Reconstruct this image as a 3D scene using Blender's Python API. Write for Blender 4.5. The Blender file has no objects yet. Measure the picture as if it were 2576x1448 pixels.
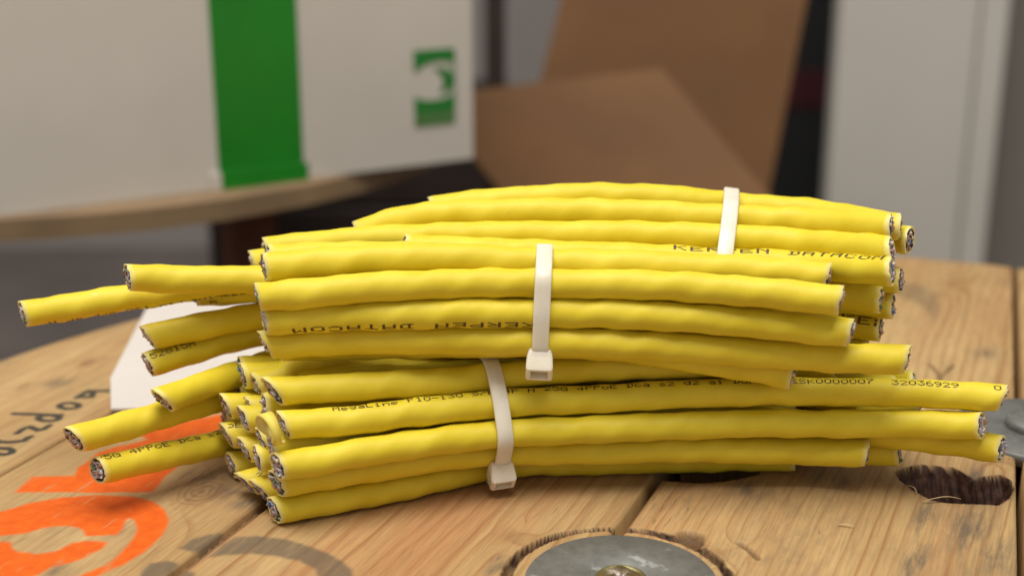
import bpy, math, random
import numpy as np

sc = bpy.context.scene
col = sc.collection
R0 = 0.0042                      # cable radius, metres
PI = math.pi

# ---------------------------------------------------------------- camera
cam_d = bpy.data.cameras.new('camera')
cam = bpy.data.objects.new('camera', cam_d); col.objects.link(cam)
cam.location = (0.0, -0.354, 0.18)
cam.rotation_euler = (math.radians(90 - 17.5), 0, 0)
cam_d.sensor_width = 36.0
cam_d.lens = 36.0 * 3537.0 / 2575.0
cam_d.clip_start = 0.01; cam_d.clip_end = 50
cam_d.dof.use_dof = True
cam_d.dof.focus_distance = 0.394
cam_d.dof.aperture_fstop = 7.0
cam_d.dof.aperture_blades = 7
sc.camera = cam

# ---------------------------------------------------------------- light of the room
world = bpy.data.worlds.new('World'); sc.world = world; world.use_nodes = True
bg = world.node_tree.nodes['Background']
bg.inputs[0].default_value = (1.0, 0.945, 0.875, 1); bg.inputs[1].default_value = 0.40
def area(name, loc, aim, sx, sy, power, colr):
    l = bpy.data.lights.new(name, 'AREA'); l.shape = 'RECTANGLE'; l.size = sx; l.size_y = sy
    l.energy = power; l.color = colr
    o = bpy.data.objects.new(name, l); col.objects.link(o); o.location = loc
    d = np.array(aim) - np.array(loc)
    o.rotation_euler = (math.atan2(math.hypot(d[0], d[1]), -d[2]), 0, math.atan2(d[1], d[0]) - PI/2) if abs(d[0])+abs(d[1]) > 1e-6 else (0, 0, 0)
    return o
area('ceiling_lamp', (-0.15, -0.25, 1.75), (-0.02, 0.0, 0), 1.5, 0.9, 44, (1.0, 0.955, 0.89))
sc.view_settings.view_transform = 'Standard'; sc.view_settings.look = 'None'
sc.view_settings.exposure = 0.0; sc.view_settings.gamma = 1.0
sc.cycles.use_denoising = True
sc.cycles.max_bounces = 8; sc.cycles.diffuse_bounces = 4; sc.cycles.glossy_bounces = 3; sc.cycles.transmission_bounces = 4

# ---------------------------------------------------------------- helpers
def obj(name, verts, faces, mats, parent=None, smooth=True, midx=None, attrs=None):
    me = bpy.data.meshes.new(name)
    if isinstance(verts, np.ndarray): verts = verts.astype(float).tolist()
    if isinstance(faces, np.ndarray): faces = faces.tolist()
    me.from_pydata(verts, [], faces)
    for m in (mats if isinstance(mats, (list, tuple)) else [mats]): me.materials.append(m)
    if midx is not None: me.polygons.foreach_set('material_index', np.asarray(midx, dtype=np.int32))
    me.polygons.foreach_set('use_smooth', np.full(len(me.polygons), smooth, dtype=bool))
    for k, v in (attrs or {}).items():
        a = me.attributes.new(k, 'FLOAT', 'POINT'); a.data.foreach_set('value', np.asarray(v, dtype=np.float32))
    me.update()
    o = bpy.data.objects.new(name, me); col.objects.link(o)
    if parent: o.parent = parent
    return o
def empty(name, loc=(0, 0, 0), rz=0.0):
    o = bpy.data.objects.new(name, None); col.objects.link(o); o.location = loc; o.rotation_euler = (0, 0, rz); o.empty_display_size = 0.01
    return o
def tag(o, label, cat, group=None):
    o['label'] = label; o['category'] = cat
    if group: o['group'] = group
    return o
def box_vf(x0, x1, y0, y1, z0, z1, b=0.0):
    if b <= 0:
        v = [(x, y, z) for z in (z0, z1) for y in (y0, y1) for x in (x0, x1)]
        return v, [(0, 2, 3, 1), (4, 5, 7, 6), (0, 1, 5, 4), (2, 6, 7, 3), (0, 4, 6, 2), (1, 3, 7, 5)]
    v = []
    for z, i in ((z0, b), (z0 + b, 0), (z1 - b, 0), (z1, b)):
        a0, a1, c0, c1 = x0 + i, x1 - i, y0 + i, y1 - i
        k = b if i == 0 else b * 0.4
        v += [(a0 + k, c0, z), (a1 - k, c0, z), (a1, c0 + k, z), (a1, c1 - k, z), (a1 - k, c1, z), (a0 + k, c1, z), (a0, c1 - k, z), (a0, c0 + k, z)]
    f = [tuple(range(7, -1, -1)), tuple(range(24, 32))]
    for l in range(3):
        for i in range(8):
            j = (i + 1) % 8
            f.append((l*8 + i, l*8 + j, l*8 + 8 + j, l*8 + 8 + i))
    return v, f
def join(parts):
    V, F, n = [], [], 0
    for v, f in parts:
        V += [tuple(p) for p in v]; F += [tuple(i + n for i in q) for q in f]; n += len(v)
    return V, F
def lathe(profile, n=48, cx=0, cy=0):
    v, f = [], []
    for r, z in profile:
        for i in range(n):
            a = 2*PI*i/n; v.append((cx + r*math.cos(a), cy + r*math.sin(a), z))
    for k in range(len(profile) - 1):
        for i in range(n):
            j = (i + 1) % n; f.append((k*n + i, k*n + j, k*n + n + j, k*n + n + i))
    return v, f

# ---------------------------------------------------------------- materials
class NT:
    def __init__(s, name):
        s.m = bpy.data.materials.new(name); s.m.use_nodes = True; s.t = s.m.node_tree
        s.b = s.t.nodes['Principled BSDF']
    def n(s, typ, **kw):
        x = s.t.nodes.new(typ)
        for k, v in kw.items():
            if k.startswith('i_'):
                key = k[2:]; key = int(key) if key.isdigit() else key.replace('_', ' ')
                x.inputs[key].default_value = v
            else: setattr(x, k, v)
        return x
    def l(s, a, b): s.t.links.new(a, b)
    def noise(s, vec, scale, detail=3, rough=0.55, mapping=None):
        if mapping:
            mp = s.n('ShaderNodeMapping'); mp.inputs['Scale'].default_value = mapping; s.l(vec, mp.inputs[0]); vec = mp.outputs[0]
        x = s.n('ShaderNodeTexNoise'); x.inputs['Scale'].default_value = scale; x.inputs['Detail'].default_value = detail; x.inputs['Roughness'].default_value = rough
        s.l(vec, x.inputs['Vector']); return x.outputs['Fac']
    def ramp(s, fac, stops):
        r = s.n('ShaderNodeValToRGB'); e = r.color_ramp.elements
        while len(e) < len(stops): e.new(0.5)
        for q, (p, c) in zip(e, stops):
            q.position = p; q.color = (c, c, c, 1) if isinstance(c, (int, float)) else (*c, 1)
        s.l(fac, r.inputs[0]); return r.outputs[0]
    def mix(s, fac, a, b, mode='MIX'):
        x = s.n('ShaderNodeMix', data_type='RGBA', blend_type=mode)
        for v, i in ((fac, 0), (a, 6), (b, 7)):
            if isinstance(v, (int, float)): x.inputs[i].default_value = v
            elif isinstance(v, tuple): x.inputs[i].default_value = (*v, 1)
            else: s.l(v, x.inputs[i])
        return x.outputs[2]
    def math(s, op, a, b=0.0):
        x = s.n('ShaderNodeMath', operation=op)
        for v, i in ((a, 0), (b, 1)):
            if isinstance(v, (int, float)): x.inputs[i].default_value = v
            else: s.l(v, x.inputs[i])
        return x.outputs[0]
    def attr(s, name): 
        a = s.n('ShaderNodeAttribute'); a.attribute_name = name; return a.outputs['Fac']
    def bump(s, h, strength, dist):
        x = s.n('ShaderNodeBump'); x.inputs['Strength'].default_value = strength; x.inputs['Distance'].default_value = dist
        s.l(h, x.inputs['Height']); s.l(x.outputs[0], s.b.inputs['Normal'])
    def base(s, c):
        if isinstance(c, tuple): s.b.inputs['Base Color'].default_value = (*c, 1)
        else: s.l(c, s.b.inputs['Base Color'])
    def set(s, **kw):
        for k, v in kw.items(): s.b.inputs[k.replace('_', ' ')].default_value = v
        return s
def plain(name, c, rough=0.6, var=0.12, scale=40, bump=0.0, **kw):
    t = NT(name); tc = t.n('ShaderNodeTexCoord').outputs['Object']
    n1 = t.noise(tc, scale, 4)
    f = t.ramp(n1, [(0.3, 1 - var), (0.7, 1 + var*0.4)])
    t.base(t.mix(1.0, c, f, 'MULTIPLY')); t.set(Roughness=rough, **kw)
    if bump: t.bump(t.noise(tc, scale*12, 3), 0.4, bump)
    return t.m

def mat_jacket():
    t = NT('yellow_cable_jacket'); tc = t.n('ShaderNodeTexCoord').outputs['Object']
    rnd = t.n('ShaderNodeObjectInfo').outputs['Random']
    n1 = t.noise(tc, 90, 3)
    c = t.mix(t.ramp(n1, [(0.35, 0.0), (0.68, 1.0)]), (0.66, 0.525, 0.018), (0.74, 0.61, 0.040))
    c = t.mix(t.math('MULTIPLY', rnd, 0.35), c, (0.74, 0.56, 0.035))
    # fine white scuffs dragged along the cable
    n2 = t.noise(tc, 1.0, 2, 0.5, (170, 700, 700)); n3 = t.noise(tc, 60, 2)
    sc_ = t.math('MULTIPLY', t.ramp(n2, [(0.70, 0.0), (0.78, 0.5)]), t.ramp(n3, [(0.52, 0.0), (0.66, 1.0)]))
    c = t.mix(sc_, c, (0.86, 0.80, 0.55))
    n4 = t.noise(tc, 1.0, 3, 0.6, (260, 500, 500)); n5 = t.noise(tc, 35, 2)
    gr = t.math('MULTIPLY', t.ramp(n4, [(0.66, 0.0), (0.75, 0.35)]), t.ramp(n5, [(0.55, 0.0), (0.7, 1.0)]))
    c = t.mix(gr, c, (0.30, 0.22, 0.06))
    c = t.mix(t.attr('cut'), c, (0.84, 0.74, 0.34))
    t.base(c); t.set(Roughness=0.55, IOR=1.42)
    t.b.inputs['Subsurface Weight'].default_value = 0.12
    t.b.inputs['Subsurface Radius'].default_value = (0.0016, 0.0011, 0.0002)
    t.b.inputs['Subsurface Scale'].default_value = 1.0
    t.bump(t.noise(tc, 900, 2), 0.12, 0.0002)
    return t.m
M = {}
M['jacket'] = mat_jacket()
M['ink'] = plain('dark_brown_print', (0.095, 0.050, 0.016), 0.6)
M['foil'] = plain('crumpled_foil', (0.66, 0.67, 0.74), 0.42, 0.35, 900, 0.0006, Metallic=0.85)
M['braid'] = plain('tinned_braid', (0.11, 0.11, 0.12), 0.5, 0.5, 1500, 0.0004, Metallic=0.6)
M['copper'] = plain('bare_copper', (0.66, 0.36, 0.24), 0.3, 0.1, 900, 0, Metallic=1.0)
M['w_blue'] = plain('blue_insulation', (0.06, 0.15, 0.42), 0.45)
M['w_orange'] = plain('orange_insulation', (0.34, 0.17, 0.11), 0.45)
M['w_green'] = plain('green_insulation', (0.04, 0.20, 0.08), 0.45)
M['w_brown'] = plain('brown_insulation', (0.15, 0.10, 0.08), 0.45)
M['w_white'] = plain('white_insulation', (0.62, 0.56, 0.52), 0.45)
t = NT('milky_nylon'); tc = t.n('ShaderNodeTexCoord').outputs['Object']
t.base(t.mix(t.ramp(t.noise(tc, 120, 3), [(0.35, 0.0), (0.7, 1.0)]), (0.72, 0.67, 0.55), (0.80, 0.76, 0.66)))
t.set(Roughness=0.38, IOR=1.5); t.b.inputs['Subsurface Weight'].default_value = 0.55
t.b.inputs['Subsurface Radius'].default_value = (0.003, 0.0024, 0.0016); t.b.inputs['Subsurface Scale'].default_value = 1.0
M['nylon'] = t.m

def mat_wood():
    t = NT('spruce_boards'); tc = t.n('ShaderNodeTexCoord').outputs['Object']
    seed = t.attr('seed'); ring = t.attr('ring')
    vm = t.n('ShaderNodeCombineXYZ'); t.l(seed, vm.inputs[2])
    add = t.n('ShaderNodeVectorMath', operation='ADD'); t.l(tc, add.inputs[0]); t.l(vm.outputs[0], add.inputs[1]); p = add.outputs[0]
    # growth rings: ring is the distance across the grain, warped round knots
    rc = t.n('ShaderNodeCombineXYZ'); t.l(ring, rc.inputs[0]); t.l(seed, rc.inputs[1])
    rn = t.noise(rc.outputs[0], 1.0, 1, 0.5)
    warp = t.noise(p, 1.0, 2, 0.5, (5, 28, 1))
    ph = t.math('ADD', t.math('ADD', ring, t.math('MULTIPLY', warp, 2.4)), t.math('MULTIPLY', rn, 2.2))
    fr = t.math('FRACT', ph)
    late = t.ramp(fr, [(0.0, 0.15), (0.45, 0.05), (0.80, 0.75), (0.90, 1.0), (0.97, 0.35), (1.0, 0.15)])
    wide = t.noise(p, 1.0, 3, 0.6, (4, 45, 1))
    late = t.math('MULTIPLY', late, t.ramp(wide, [(0.32, 0.12), (0.62, 1.0)]))
    c = t.mix(t.ramp(t.noise(p, 1.0, 3, 0.6, (9, 30, 1)), [(0.3, 0.0), (0.7, 1.0)]), (0.42, 0.268, 0.115), (0.56, 0.388, 0.18))
    c = t.mix(t.math('MULTIPLY', late, t.attr('grain')), c, (0.27, 0.115, 0.040))
    # reddish heartwood streaks
    red = t.ramp(t.noise(p, 1.0, 2, 0.5, (3.0, 38, 1)), [(0.44, 0.0), (0.62, 1.0)])
    c = t.mix(t.math('MULTIPLY', red, t.attr('red')), c, (0.42, 0.205, 0.085))
    # fibres and grime
    fib = t.noise(p, 1.0, 4, 0.7, (60, 1100, 60))
    c = t.mix(0.55, c, t.mix(t.ramp(fib, [(0.25, 0.45), (0.75, 1.15)]), (0, 0, 0), c), 'MIX')
    pore = t.math('MULTIPLY', t.ramp(t.noise(p, 1.0, 2, 0.6, (90, 900, 60)), [(0.62, 0.0), (0.74, 0.8)]), t.ramp(t.noise(p, 30, 2), [(0.5, 0.0), (0.65, 1.0)]))
    c = t.mix(pore, c, (0.14, 0.085, 0.045))
    grime = t.math('MULTIPLY', t.ramp(t.noise(p, 22, 5, 0.65), [(0.46, 0.0), (0.72, 0.65)]), t.ramp(t.noise(p, 1.0, 3, 0.6, (120, 420, 60)), [(0.4, 0.1), (0.65, 1.0)]))
    c = t.mix(t.math('MULTIPLY', grime, t.attr('grime')), c, (0.15, 0.115, 0.08))
    stn = t.math('MULTIPLY', t.attr('stain'), t.ramp(t.noise(p, 1.0, 4, 0.7, (55, 330, 60)), [(0.38, 0.05), (0.62, 1.0)]))
    c = t.mix(stn, c, (0.12, 0.095, 0.068))
    c = t.mix(t.math('MULTIPLY', t.attr('knot'), t.ramp(t.math('FRACT', t.math('MULTIPLY', t.attr('knotr'), 1.0)), [(0.0, 0.45), (0.6, 0.7), (0.85, 1.0), (1.0, 0.45)])), c, (0.15, 0.068, 0.030))
    # sprayed and inked marks, broken up by the grain
    wear = t.noise(p, 1.0, 4, 0.65, (70, 420, 60)); wn = t.noise(p, 260, 3)
    po = t.math('MULTIPLY', t.attr('orange'), t.ramp(wear, [(0.26, 0.25), (0.40, 1.0)]))
    c = t.mix(po, c, t.mix(t.ramp(wn, [(0.3, 0.0), (0.7, 1.0)]), (0.60, 0.090, 0.006), (0.70, 0.125, 0.010)))
    pg = t.math('MULTIPLY', t.attr('grey'), t.ramp(wear, [(0.25, 0.55), (0.5, 0.92)]))
    c = t.mix(pg, c, (0.105, 0.085, 0.062))
    c = t.mix(t.math('MULTIPLY', t.attr('ink'), 0.93), c, (0.022, 0.026, 0.026))
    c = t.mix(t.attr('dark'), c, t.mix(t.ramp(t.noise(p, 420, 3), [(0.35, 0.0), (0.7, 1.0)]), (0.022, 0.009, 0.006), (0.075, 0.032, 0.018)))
    t.base(c); t.set(Roughness=0.66, IOR=1.3)
    h = t.math('ADD', t.math('MULTIPLY', fib, 0.7), t.math('MULTIPLY', late, 0.35))
    h = t.math('ADD', h, t.math('MULTIPLY', t.noise(p, 700, 3), 0.35))
    t.bump(h, 0.7, 0.0003)
    return t.m
M['wood'] = mat_wood()
M['wood_plain'] = plain('weathered_drum_wood', (0.26, 0.17, 0.09), 0.7, 0.3, 14)
M['leg_wood'] = plain('reddish_table_leg', (0.16, 0.055, 0.028), 0.7, 0.25, 14)
M['core_wood'] = plain('reddish_drum_core', (0.085, 0.026, 0.013), 0.7, 0.3, 10)
def mat_zinc():
    t = NT('dull_galvanised_steel'); tc = t.n('ShaderNodeTexCoord').outputs['Object']
    v = t.n('ShaderNodeTexVoronoi'); v.inputs['Scale'].default_value = 420; t.l(tc, v.inputs['Vector'])
    a = t.ramp(t.noise(tc, 240, 5, 0.7), [(0.3, 0.0), (0.7, 1.0)])
    c = t.mix(a, (0.105, 0.108, 0.098), (0.200, 0.205, 0.190))
    c = t.mix(t.math('MULTIPLY', v.outputs['Distance'], 0.5), c, (0.20, 0.20, 0.19))
    c = t.mix(t.ramp(t.noise(tc, 130, 3, 0.6), [(0.64, 0.0), (0.70, 0.55)]), c, (0.45, 0.46, 0.46))
    t.base(c); t.set(Roughness=0.55, Metallic=0.35); t.bump(t.noise(tc, 500, 4), 0.35, 0.0002)
    return t.m
M['zinc'] = mat_zinc()
M['brass'] = plain('yellow_passivated_steel', (0.34, 0.31, 0.15), 0.38, 0.3, 300, 0.0002, Metallic=0.9)
M['bright'] = plain('bright_bolt_steel', (0.60, 0.55, 0.50), 0.3, 0.45, 350, 0.0006, Metallic=1.0)
M['carton_white'] = plain('white_corrugated_board', (0.60, 0.56, 0.50), 0.65, 0.08, 9)
M['tape'] = plain('green_packing_tape', (0.006, 0.215, 0.012), 0.36, 0.12, 30)
M['print_green'] = plain('green_carton_print', (0.012, 0.19, 0.022), 0.6, 0.1, 60)
M['print_pale'] = plain('pale_green_carton_print', (0.075, 0.19, 0.05), 0.6, 0.1, 60)
M['carton'] = plain('brown_corrugated_board', (0.155, 0.068, 0.018), 0.75, 0.16, 12)
M['paper'] = plain('white_paper', (0.60, 0.555, 0.515), 0.7, 0.05, 30)
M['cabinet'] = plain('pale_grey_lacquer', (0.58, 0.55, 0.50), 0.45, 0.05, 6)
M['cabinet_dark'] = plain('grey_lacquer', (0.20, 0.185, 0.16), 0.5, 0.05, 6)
M['wall'] = plain('grey_plaster', (0.30, 0.275, 0.26), 0.8, 0.10, 5)
M['floor'] = plain('grey_concrete', (0.16, 0.135, 0.125), 0.75, 0.25, 6)
M['black'] = plain('black_plastic', (0.007, 0.008, 0.009), 0.7, 0.2, 20)
M['red'] = plain('dark_red_stripe', (0.055, 0.006, 0.012), 0.5, 0.2, 20)
M['dark_fill'] = plain('dark_brown_fill', (0.035, 0.022, 0.016), 0.6, 0.3, 20)  # near-black brown shared by the added gap block and the narrow upright
CABLES = {
 'B2': ([[-69.5,12.1,62.0],[-62.8,10.3,63.0],[-56.4,9.8,63.8],[-50.1,10.3,64.2],[-43.8,11.3,64.5],[-37.6,12.6,64.6],[-31.3,13.8,64.6],[-25.0,15.1,64.5],[-18.7,16.3,64.4],[-12.3,17.3,64.2],[-5.8,17.8,64.2],[0.7,17.9,64.1],[7.1,17.8,64.1],[13.6,17.3,64.2],[20.0,16.6,64.3],[26.4,15.7,64.5],[32.7,14.8,64.6],[39.0,13.6,64.8],[45.2,12.2,65.0],[51.4,10.8,65.1],[57.5,9.3,65.0],[63.6,7.8,64.9],[69.7,6.3,64.8],[75.7,4.7,64.7],[81.6,3.2,64.5],[87.5,1.8,64.4]],(4,6),(6,-8)),
 'B3': ([[-68.4,13.6,54.7],[-61.7,12.4,55.4],[-55.2,12.0,56.0],[-48.8,12.2,56.3],[-42.4,12.7,56.4],[-36.0,13.2,56.4],[-29.5,13.8,56.4],[-23.1,14.4,56.3],[-16.6,14.9,56.3],[-10.1,15.4,56.2],[-3.7,15.9,56.1],[2.9,16.3,56.0],[9.4,16.3,56.0],[15.9,15.9,56.1],[22.4,15.2,56.2],[28.8,14.3,56.3],[35.2,13.4,56.4],[41.6,12.5,56.4],[47.9,11.6,56.3],[54.2,10.6,56.1],[60.5,9.7,55.8],[66.8,8.7,55.6],[73.0,7.8,55.3],[79.2,6.8,55.0],[85.4,5.8,54.6],[91.6,4.9,54.1]],(10,-4),(5,-4)),
 'B1': ([[-68.5,17.8,68.8],[-62.1,18.5,69.0],[-55.7,19.3,69.3],[-49.3,20.1,69.6],[-42.8,20.9,69.9],[-36.4,21.7,70.0],[-29.9,22.4,70.1],[-23.4,23.1,70.0],[-16.8,23.7,69.7],[-10.3,24.3,69.2],[-3.7,24.8,68.7],[2.9,25.2,68.2],[9.6,25.2,67.8],[16.2,24.8,67.7],[22.7,24.0,67.8],[29.3,23.2,68.0],[35.8,22.3,68.1],[42.2,21.5,68.0],[48.7,20.6,67.9],[55.1,19.7,67.8],[61.5,18.8,67.7],[67.9,17.9,67.6],[74.2,17.0,67.4],[80.5,16.0,67.1],[86.9,15.2,66.8]],(12,4),(4,-5)),
 'B4': ([[-68.8,16.0,46.8],[-62.2,14.9,47.6],[-55.7,14.5,48.1],[-49.4,14.8,48.4],[-43.1,15.3,48.5],[-36.7,15.6,48.5],[-30.4,15.9,48.4],[-24.0,16.1,48.3],[-17.6,16.2,48.1],[-11.2,16.3,48.0],[-4.8,16.3,47.9],[1.6,16.2,47.8],[8.0,16.0,47.7],[14.3,15.5,47.7],[20.7,15.0,47.7],[27.1,14.5,47.7],[33.4,14.0,47.6],[39.7,13.5,47.4],[46.0,13.0,47.2],[52.3,12.5,46.9],[58.6,12.1,46.6],[64.9,11.7,46.2],[71.2,11.3,45.8],[77.5,11.0,45.5],[83.8,10.6,45.3],[90.0,10.0,45.1],[96.1,9.4,45.1],[102.3,8.8,45.1],[108.5,8.4,45.1]],(8,26),(6,-12)),
 'B5': ([[-65.8,22.1,43.9],[-59.1,21.8,44.2],[-52.5,21.9,44.3],[-46.0,22.3,44.3],[-39.4,22.7,44.3],[-32.8,23.0,44.3],[-26.2,23.3,44.3],[-19.6,23.6,44.4],[-12.9,23.7,44.4],[-6.3,23.8,44.4],[0.3,23.8,44.5],[7.0,23.6,44.5],[13.6,23.2,44.5],[20.2,22.6,44.4],[26.8,22.0,44.2],[33.3,21.3,43.7],[39.9,20.5,43.0],[46.4,19.7,42.2],[52.9,18.9,41.5],[59.4,18.0,40.7],[65.9,17.1,39.9],[72.3,16.1,38.9],[78.7,15.0,38.0]],(6,0),(4,-2)),
 'A3': ([[-63.5,-6.6,20.1],[-57.7,-4.2,19.9],[-51.8,-1.9,19.9],[-45.8,0.4,20.2],[-39.8,2.5,20.3],[-33.7,4.8,20.3],[-27.5,7.2,20.4],[-21.3,9.6,20.3],[-15.0,12.0,20.2],[-8.6,14.0,20.0],[-2.2,15.5,20.0],[4.3,16.3,20.1],[10.8,16.8,20.3],[17.3,17.1,20.4],[23.8,17.5,20.5],[30.4,17.8,20.7],[36.9,18.1,20.8],[43.5,18.5,21.0],[50.0,18.8,21.1],[56.6,19.1,21.3],[63.1,19.3,21.4],[69.6,19.1,21.6],[76.1,18.8,21.8],[82.5,18.3,22.0],[88.9,17.7,22.2],[95.2,17.2,22.4],[101.6,16.7,22.6],[107.9,16.1,22.8],[114.2,15.6,23.0],[120.5,15.0,23.1],[126.7,14.1,23.3],[132.7,12.9,23.7]],(34,8),(16,6)),
 'A2': ([[-62.5,1.2,28.8],[-56.4,2.7,28.6],[-50.2,4.4,28.3],[-44.0,6.1,28.1],[-37.8,8.0,28.1],[-31.5,10.1,28.2],[-25.1,12.3,28.1],[-18.7,14.6,28.0],[-12.2,16.6,27.9],[-5.7,18.4,27.8],[1.0,19.4,27.9],[7.6,19.9,28.1],[14.2,20.2,28.3],[20.9,20.5,28.5],[27.6,20.7,28.7],[34.2,21.0,29.0],[40.9,21.3,29.3],[47.6,21.6,29.6],[54.3,21.9,29.8],[60.9,22.1,29.9],[67.6,22.0,30.1],[74.2,21.7,30.4],[80.7,21.2,30.6],[87.3,20.7,30.8],[93.8,20.2,30.9],[100.3,19.7,31.1],[106.8,19.2,31.1],[113.2,18.6,31.2],[119.7,18.1,31.1],[126.1,17.5,31.0],[132.5,16.9,30.8],[139.0,16.4,30.7]],(22,24),(3,-16)),
 'A4': ([[-64.8,-2.1,12.9],[-58.9,0.3,12.8],[-52.9,2.7,12.9],[-46.8,5.0,12.9],[-40.7,7.2,13.0],[-34.5,9.5,13.1],[-28.3,11.9,13.1],[-22.0,14.3,13.0],[-15.6,16.6,12.9],[-9.1,18.7,12.6],[-2.5,20.2,12.3],[4.1,20.9,12.1],[10.7,21.1,12.1],[17.3,21.3,12.1],[23.9,21.4,12.2],[30.5,21.6,12.3],[37.1,21.8,12.4],[43.7,21.9,12.5],[50.3,22.0,12.5],[57.0,22.1,12.4],[63.6,22.2,12.2],[70.2,22.3,12.0],[76.9,22.3,11.8],[83.4,22.0,11.7],[89.9,21.3,11.8],[96.1,19.9,12.2],[102.2,18.1,13.0]],(34,20),(4,-18)),
 'A1': ([[-66.2,7.5,36.1],[-60.1,9.0,35.9],[-53.9,10.5,35.7],[-47.7,12.0,35.5],[-41.4,13.6,35.2],[-35.1,15.3,35.0],[-28.7,17.1,34.7],[-22.3,19.1,34.4],[-15.8,21.1,34.2],[-9.3,22.9,34.2],[-2.7,24.3,34.3],[4.0,25.1,34.8],[10.6,25.6,35.3],[17.3,26.0,35.6],[23.9,26.3,35.8],[30.6,26.6,36.1],[37.3,27.0,36.3],[44.0,27.3,36.4],[50.7,27.6,36.6],[57.4,27.9,36.7],[64.1,28.1,36.7],[70.8,28.3,36.5],[77.6,28.4,36.3]],(36,36),(4,0)),
 'A5': ([[-66.0,-1.0,4.3],[-59.8,1.5,4.3],[-53.5,4.0,4.3],[-47.2,6.7,4.3],[-40.8,9.6,4.3],[-34.3,12.7,4.3],[-27.7,15.9,4.3],[-21.0,19.5,4.3],[-14.3,23.3,4.3],[-7.4,26.8,4.6],[-0.4,29.0,4.5],[6.7,30.2,4.4],[13.8,30.7,4.3],[20.9,31.0,4.3],[28.0,31.3,4.3],[35.1,31.7,4.3],[42.2,32.1,4.3],[49.4,32.6,4.3],[56.5,33.0,4.3],[63.7,33.4,4.3],[70.9,33.6,4.3],[78.0,33.6,4.4],[85.0,33.1,4.7]],(30,10),(3,4)),
 'B0': ([[-68.5,26.3,68.8],[-62.1,27.0,68.8],[-55.8,27.7,68.9],[-49.4,28.5,68.8],[-43.0,29.2,68.7],[-36.6,29.8,68.4],[-30.1,30.5,68.1],[-23.6,31.0,67.7],[-17.1,31.6,67.3],[-10.6,32.1,66.7],[-4.1,32.5,66.0],[2.5,32.9,65.4],[9.0,32.9,65.0],[15.6,32.4,64.7],[22.1,31.7,64.7],[28.6,30.9,64.7],[35.1,30.1,64.8],[41.5,29.2,64.8],[47.9,28.4,64.8],[54.3,27.5,64.7],[60.7,26.7,64.6],[67.0,25.8,64.5],[73.3,24.9,64.4],[79.6,24.0,64.3]],(8,0),(4,0)),
 'E11': ([[-66.4,2.8,21.4],[-60.5,5.2,21.1],[-54.5,7.5,20.8],[-48.4,9.9,20.8],[-42.2,13.0,22.1],[-36.0,16.5,24.2],[-29.7,19.5,25.2],[-23.3,21.9,25.2],[-16.8,23.6,24.2],[-10.2,24.6,22.7],[-3.6,25.1,20.9],[3.1,25.8,20.4],[9.7,26.3,20.1],[16.4,26.6,19.8],[23.1,27.0,19.7],[29.8,27.7,19.8],[36.6,28.9,20.2],[43.5,30.1,20.6],[50.3,30.8,20.6],[57.0,31.0,20.4],[63.8,30.8,20.0],[70.4,30.1,19.3],[77.0,29.2,18.3],[83.6,28.1,17.7],[90.1,27.1,17.4],[96.6,26.0,17.1],[103.0,24.7,16.8],[109.3,23.1,16.6],[115.5,21.7,16.3],[121.8,20.4,16.0],[128.0,19.0,15.7],[134.1,17.5,15.4],[140.2,16.0,15.1]],(20,14),(12,4)),
 'E15': ([[-71.2,7.8,5.9],[-64.7,8.2,8.0],[-58.3,9.8,11.8],[-52.0,11.4,12.5],[-45.7,13.2,13.0],[-39.4,15.2,14.6],[-33.0,17.6,16.4],[-26.5,20.0,16.8],[-20.1,22.7,16.1],[-13.6,25.6,14.2],[-6.9,28.4,12.7],[-0.2,30.6,12.3],[6.6,31.9,12.0],[13.4,32.5,12.0],[20.2,32.8,12.0],[27.0,33.2,12.1],[33.9,33.6,12.1],[40.7,33.9,12.2],[47.6,34.3,12.2],[54.5,34.8,12.2],[61.4,35.2,11.8],[68.4,35.5,11.2],[75.2,35.5,11.4],[81.9,34.8,11.4],[88.5,33.2,11.0],[94.9,30.9,9.2],[101.3,29.1,8.6],[107.7,27.8,8.9],[114.2,26.7,9.2]],(24,24),(4,8)),
 'E12': ([[-71.6,8.3,15.5],[-65.5,10.8,15.5],[-59.2,14.1,18.0],[-52.9,16.7,18.1],[-46.5,19.6,17.4],[-40.0,22.3,16.7],[-33.5,24.7,15.1],[-26.8,27.2,14.1],[-20.1,29.9,14.4],[-13.2,32.2,15.2],[-6.3,34.1,17.0],[0.7,35.0,18.1],[7.7,35.4,18.7],[14.7,35.5,19.1],[21.7,35.9,19.3],[28.8,37.0,18.8],[36.0,38.6,16.9],[43.2,40.1,14.5],[50.5,41.2,13.8],[57.7,41.7,13.8],[64.7,41.6,14.2],[71.7,41.2,15.4],[78.6,40.7,17.0],[85.5,39.2,16.3]],(16,10),(4,0)),
 'E10': ([[-70.7,10.6,20.2],[-64.6,13.2,20.8],[-58.5,17.0,25.1],[-52.3,19.6,25.8],[-46.0,22.0,25.3],[-39.7,24.4,24.6],[-33.3,26.8,23.5],[-26.8,29.4,22.8],[-20.2,32.3,22.4],[-13.5,35.5,22.1],[-6.8,38.6,21.4],[0.1,40.4,19.2],[7.0,40.2,13.6],[13.9,40.6,12.5],[20.9,41.4,14.5],[27.8,42.6,17.9],[34.8,43.4,20.5],[41.7,43.6,21.2],[48.6,43.8,21.4],[55.6,44.0,21.5],[62.6,44.1,21.4],[69.5,43.9,21.6],[76.2,43.0,22.0],[82.7,41.0,22.6],[88.9,37.7,23.6],[94.8,33.5,24.9],[100.4,29.3,26.9]],(18,14),(4,0)),
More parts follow.
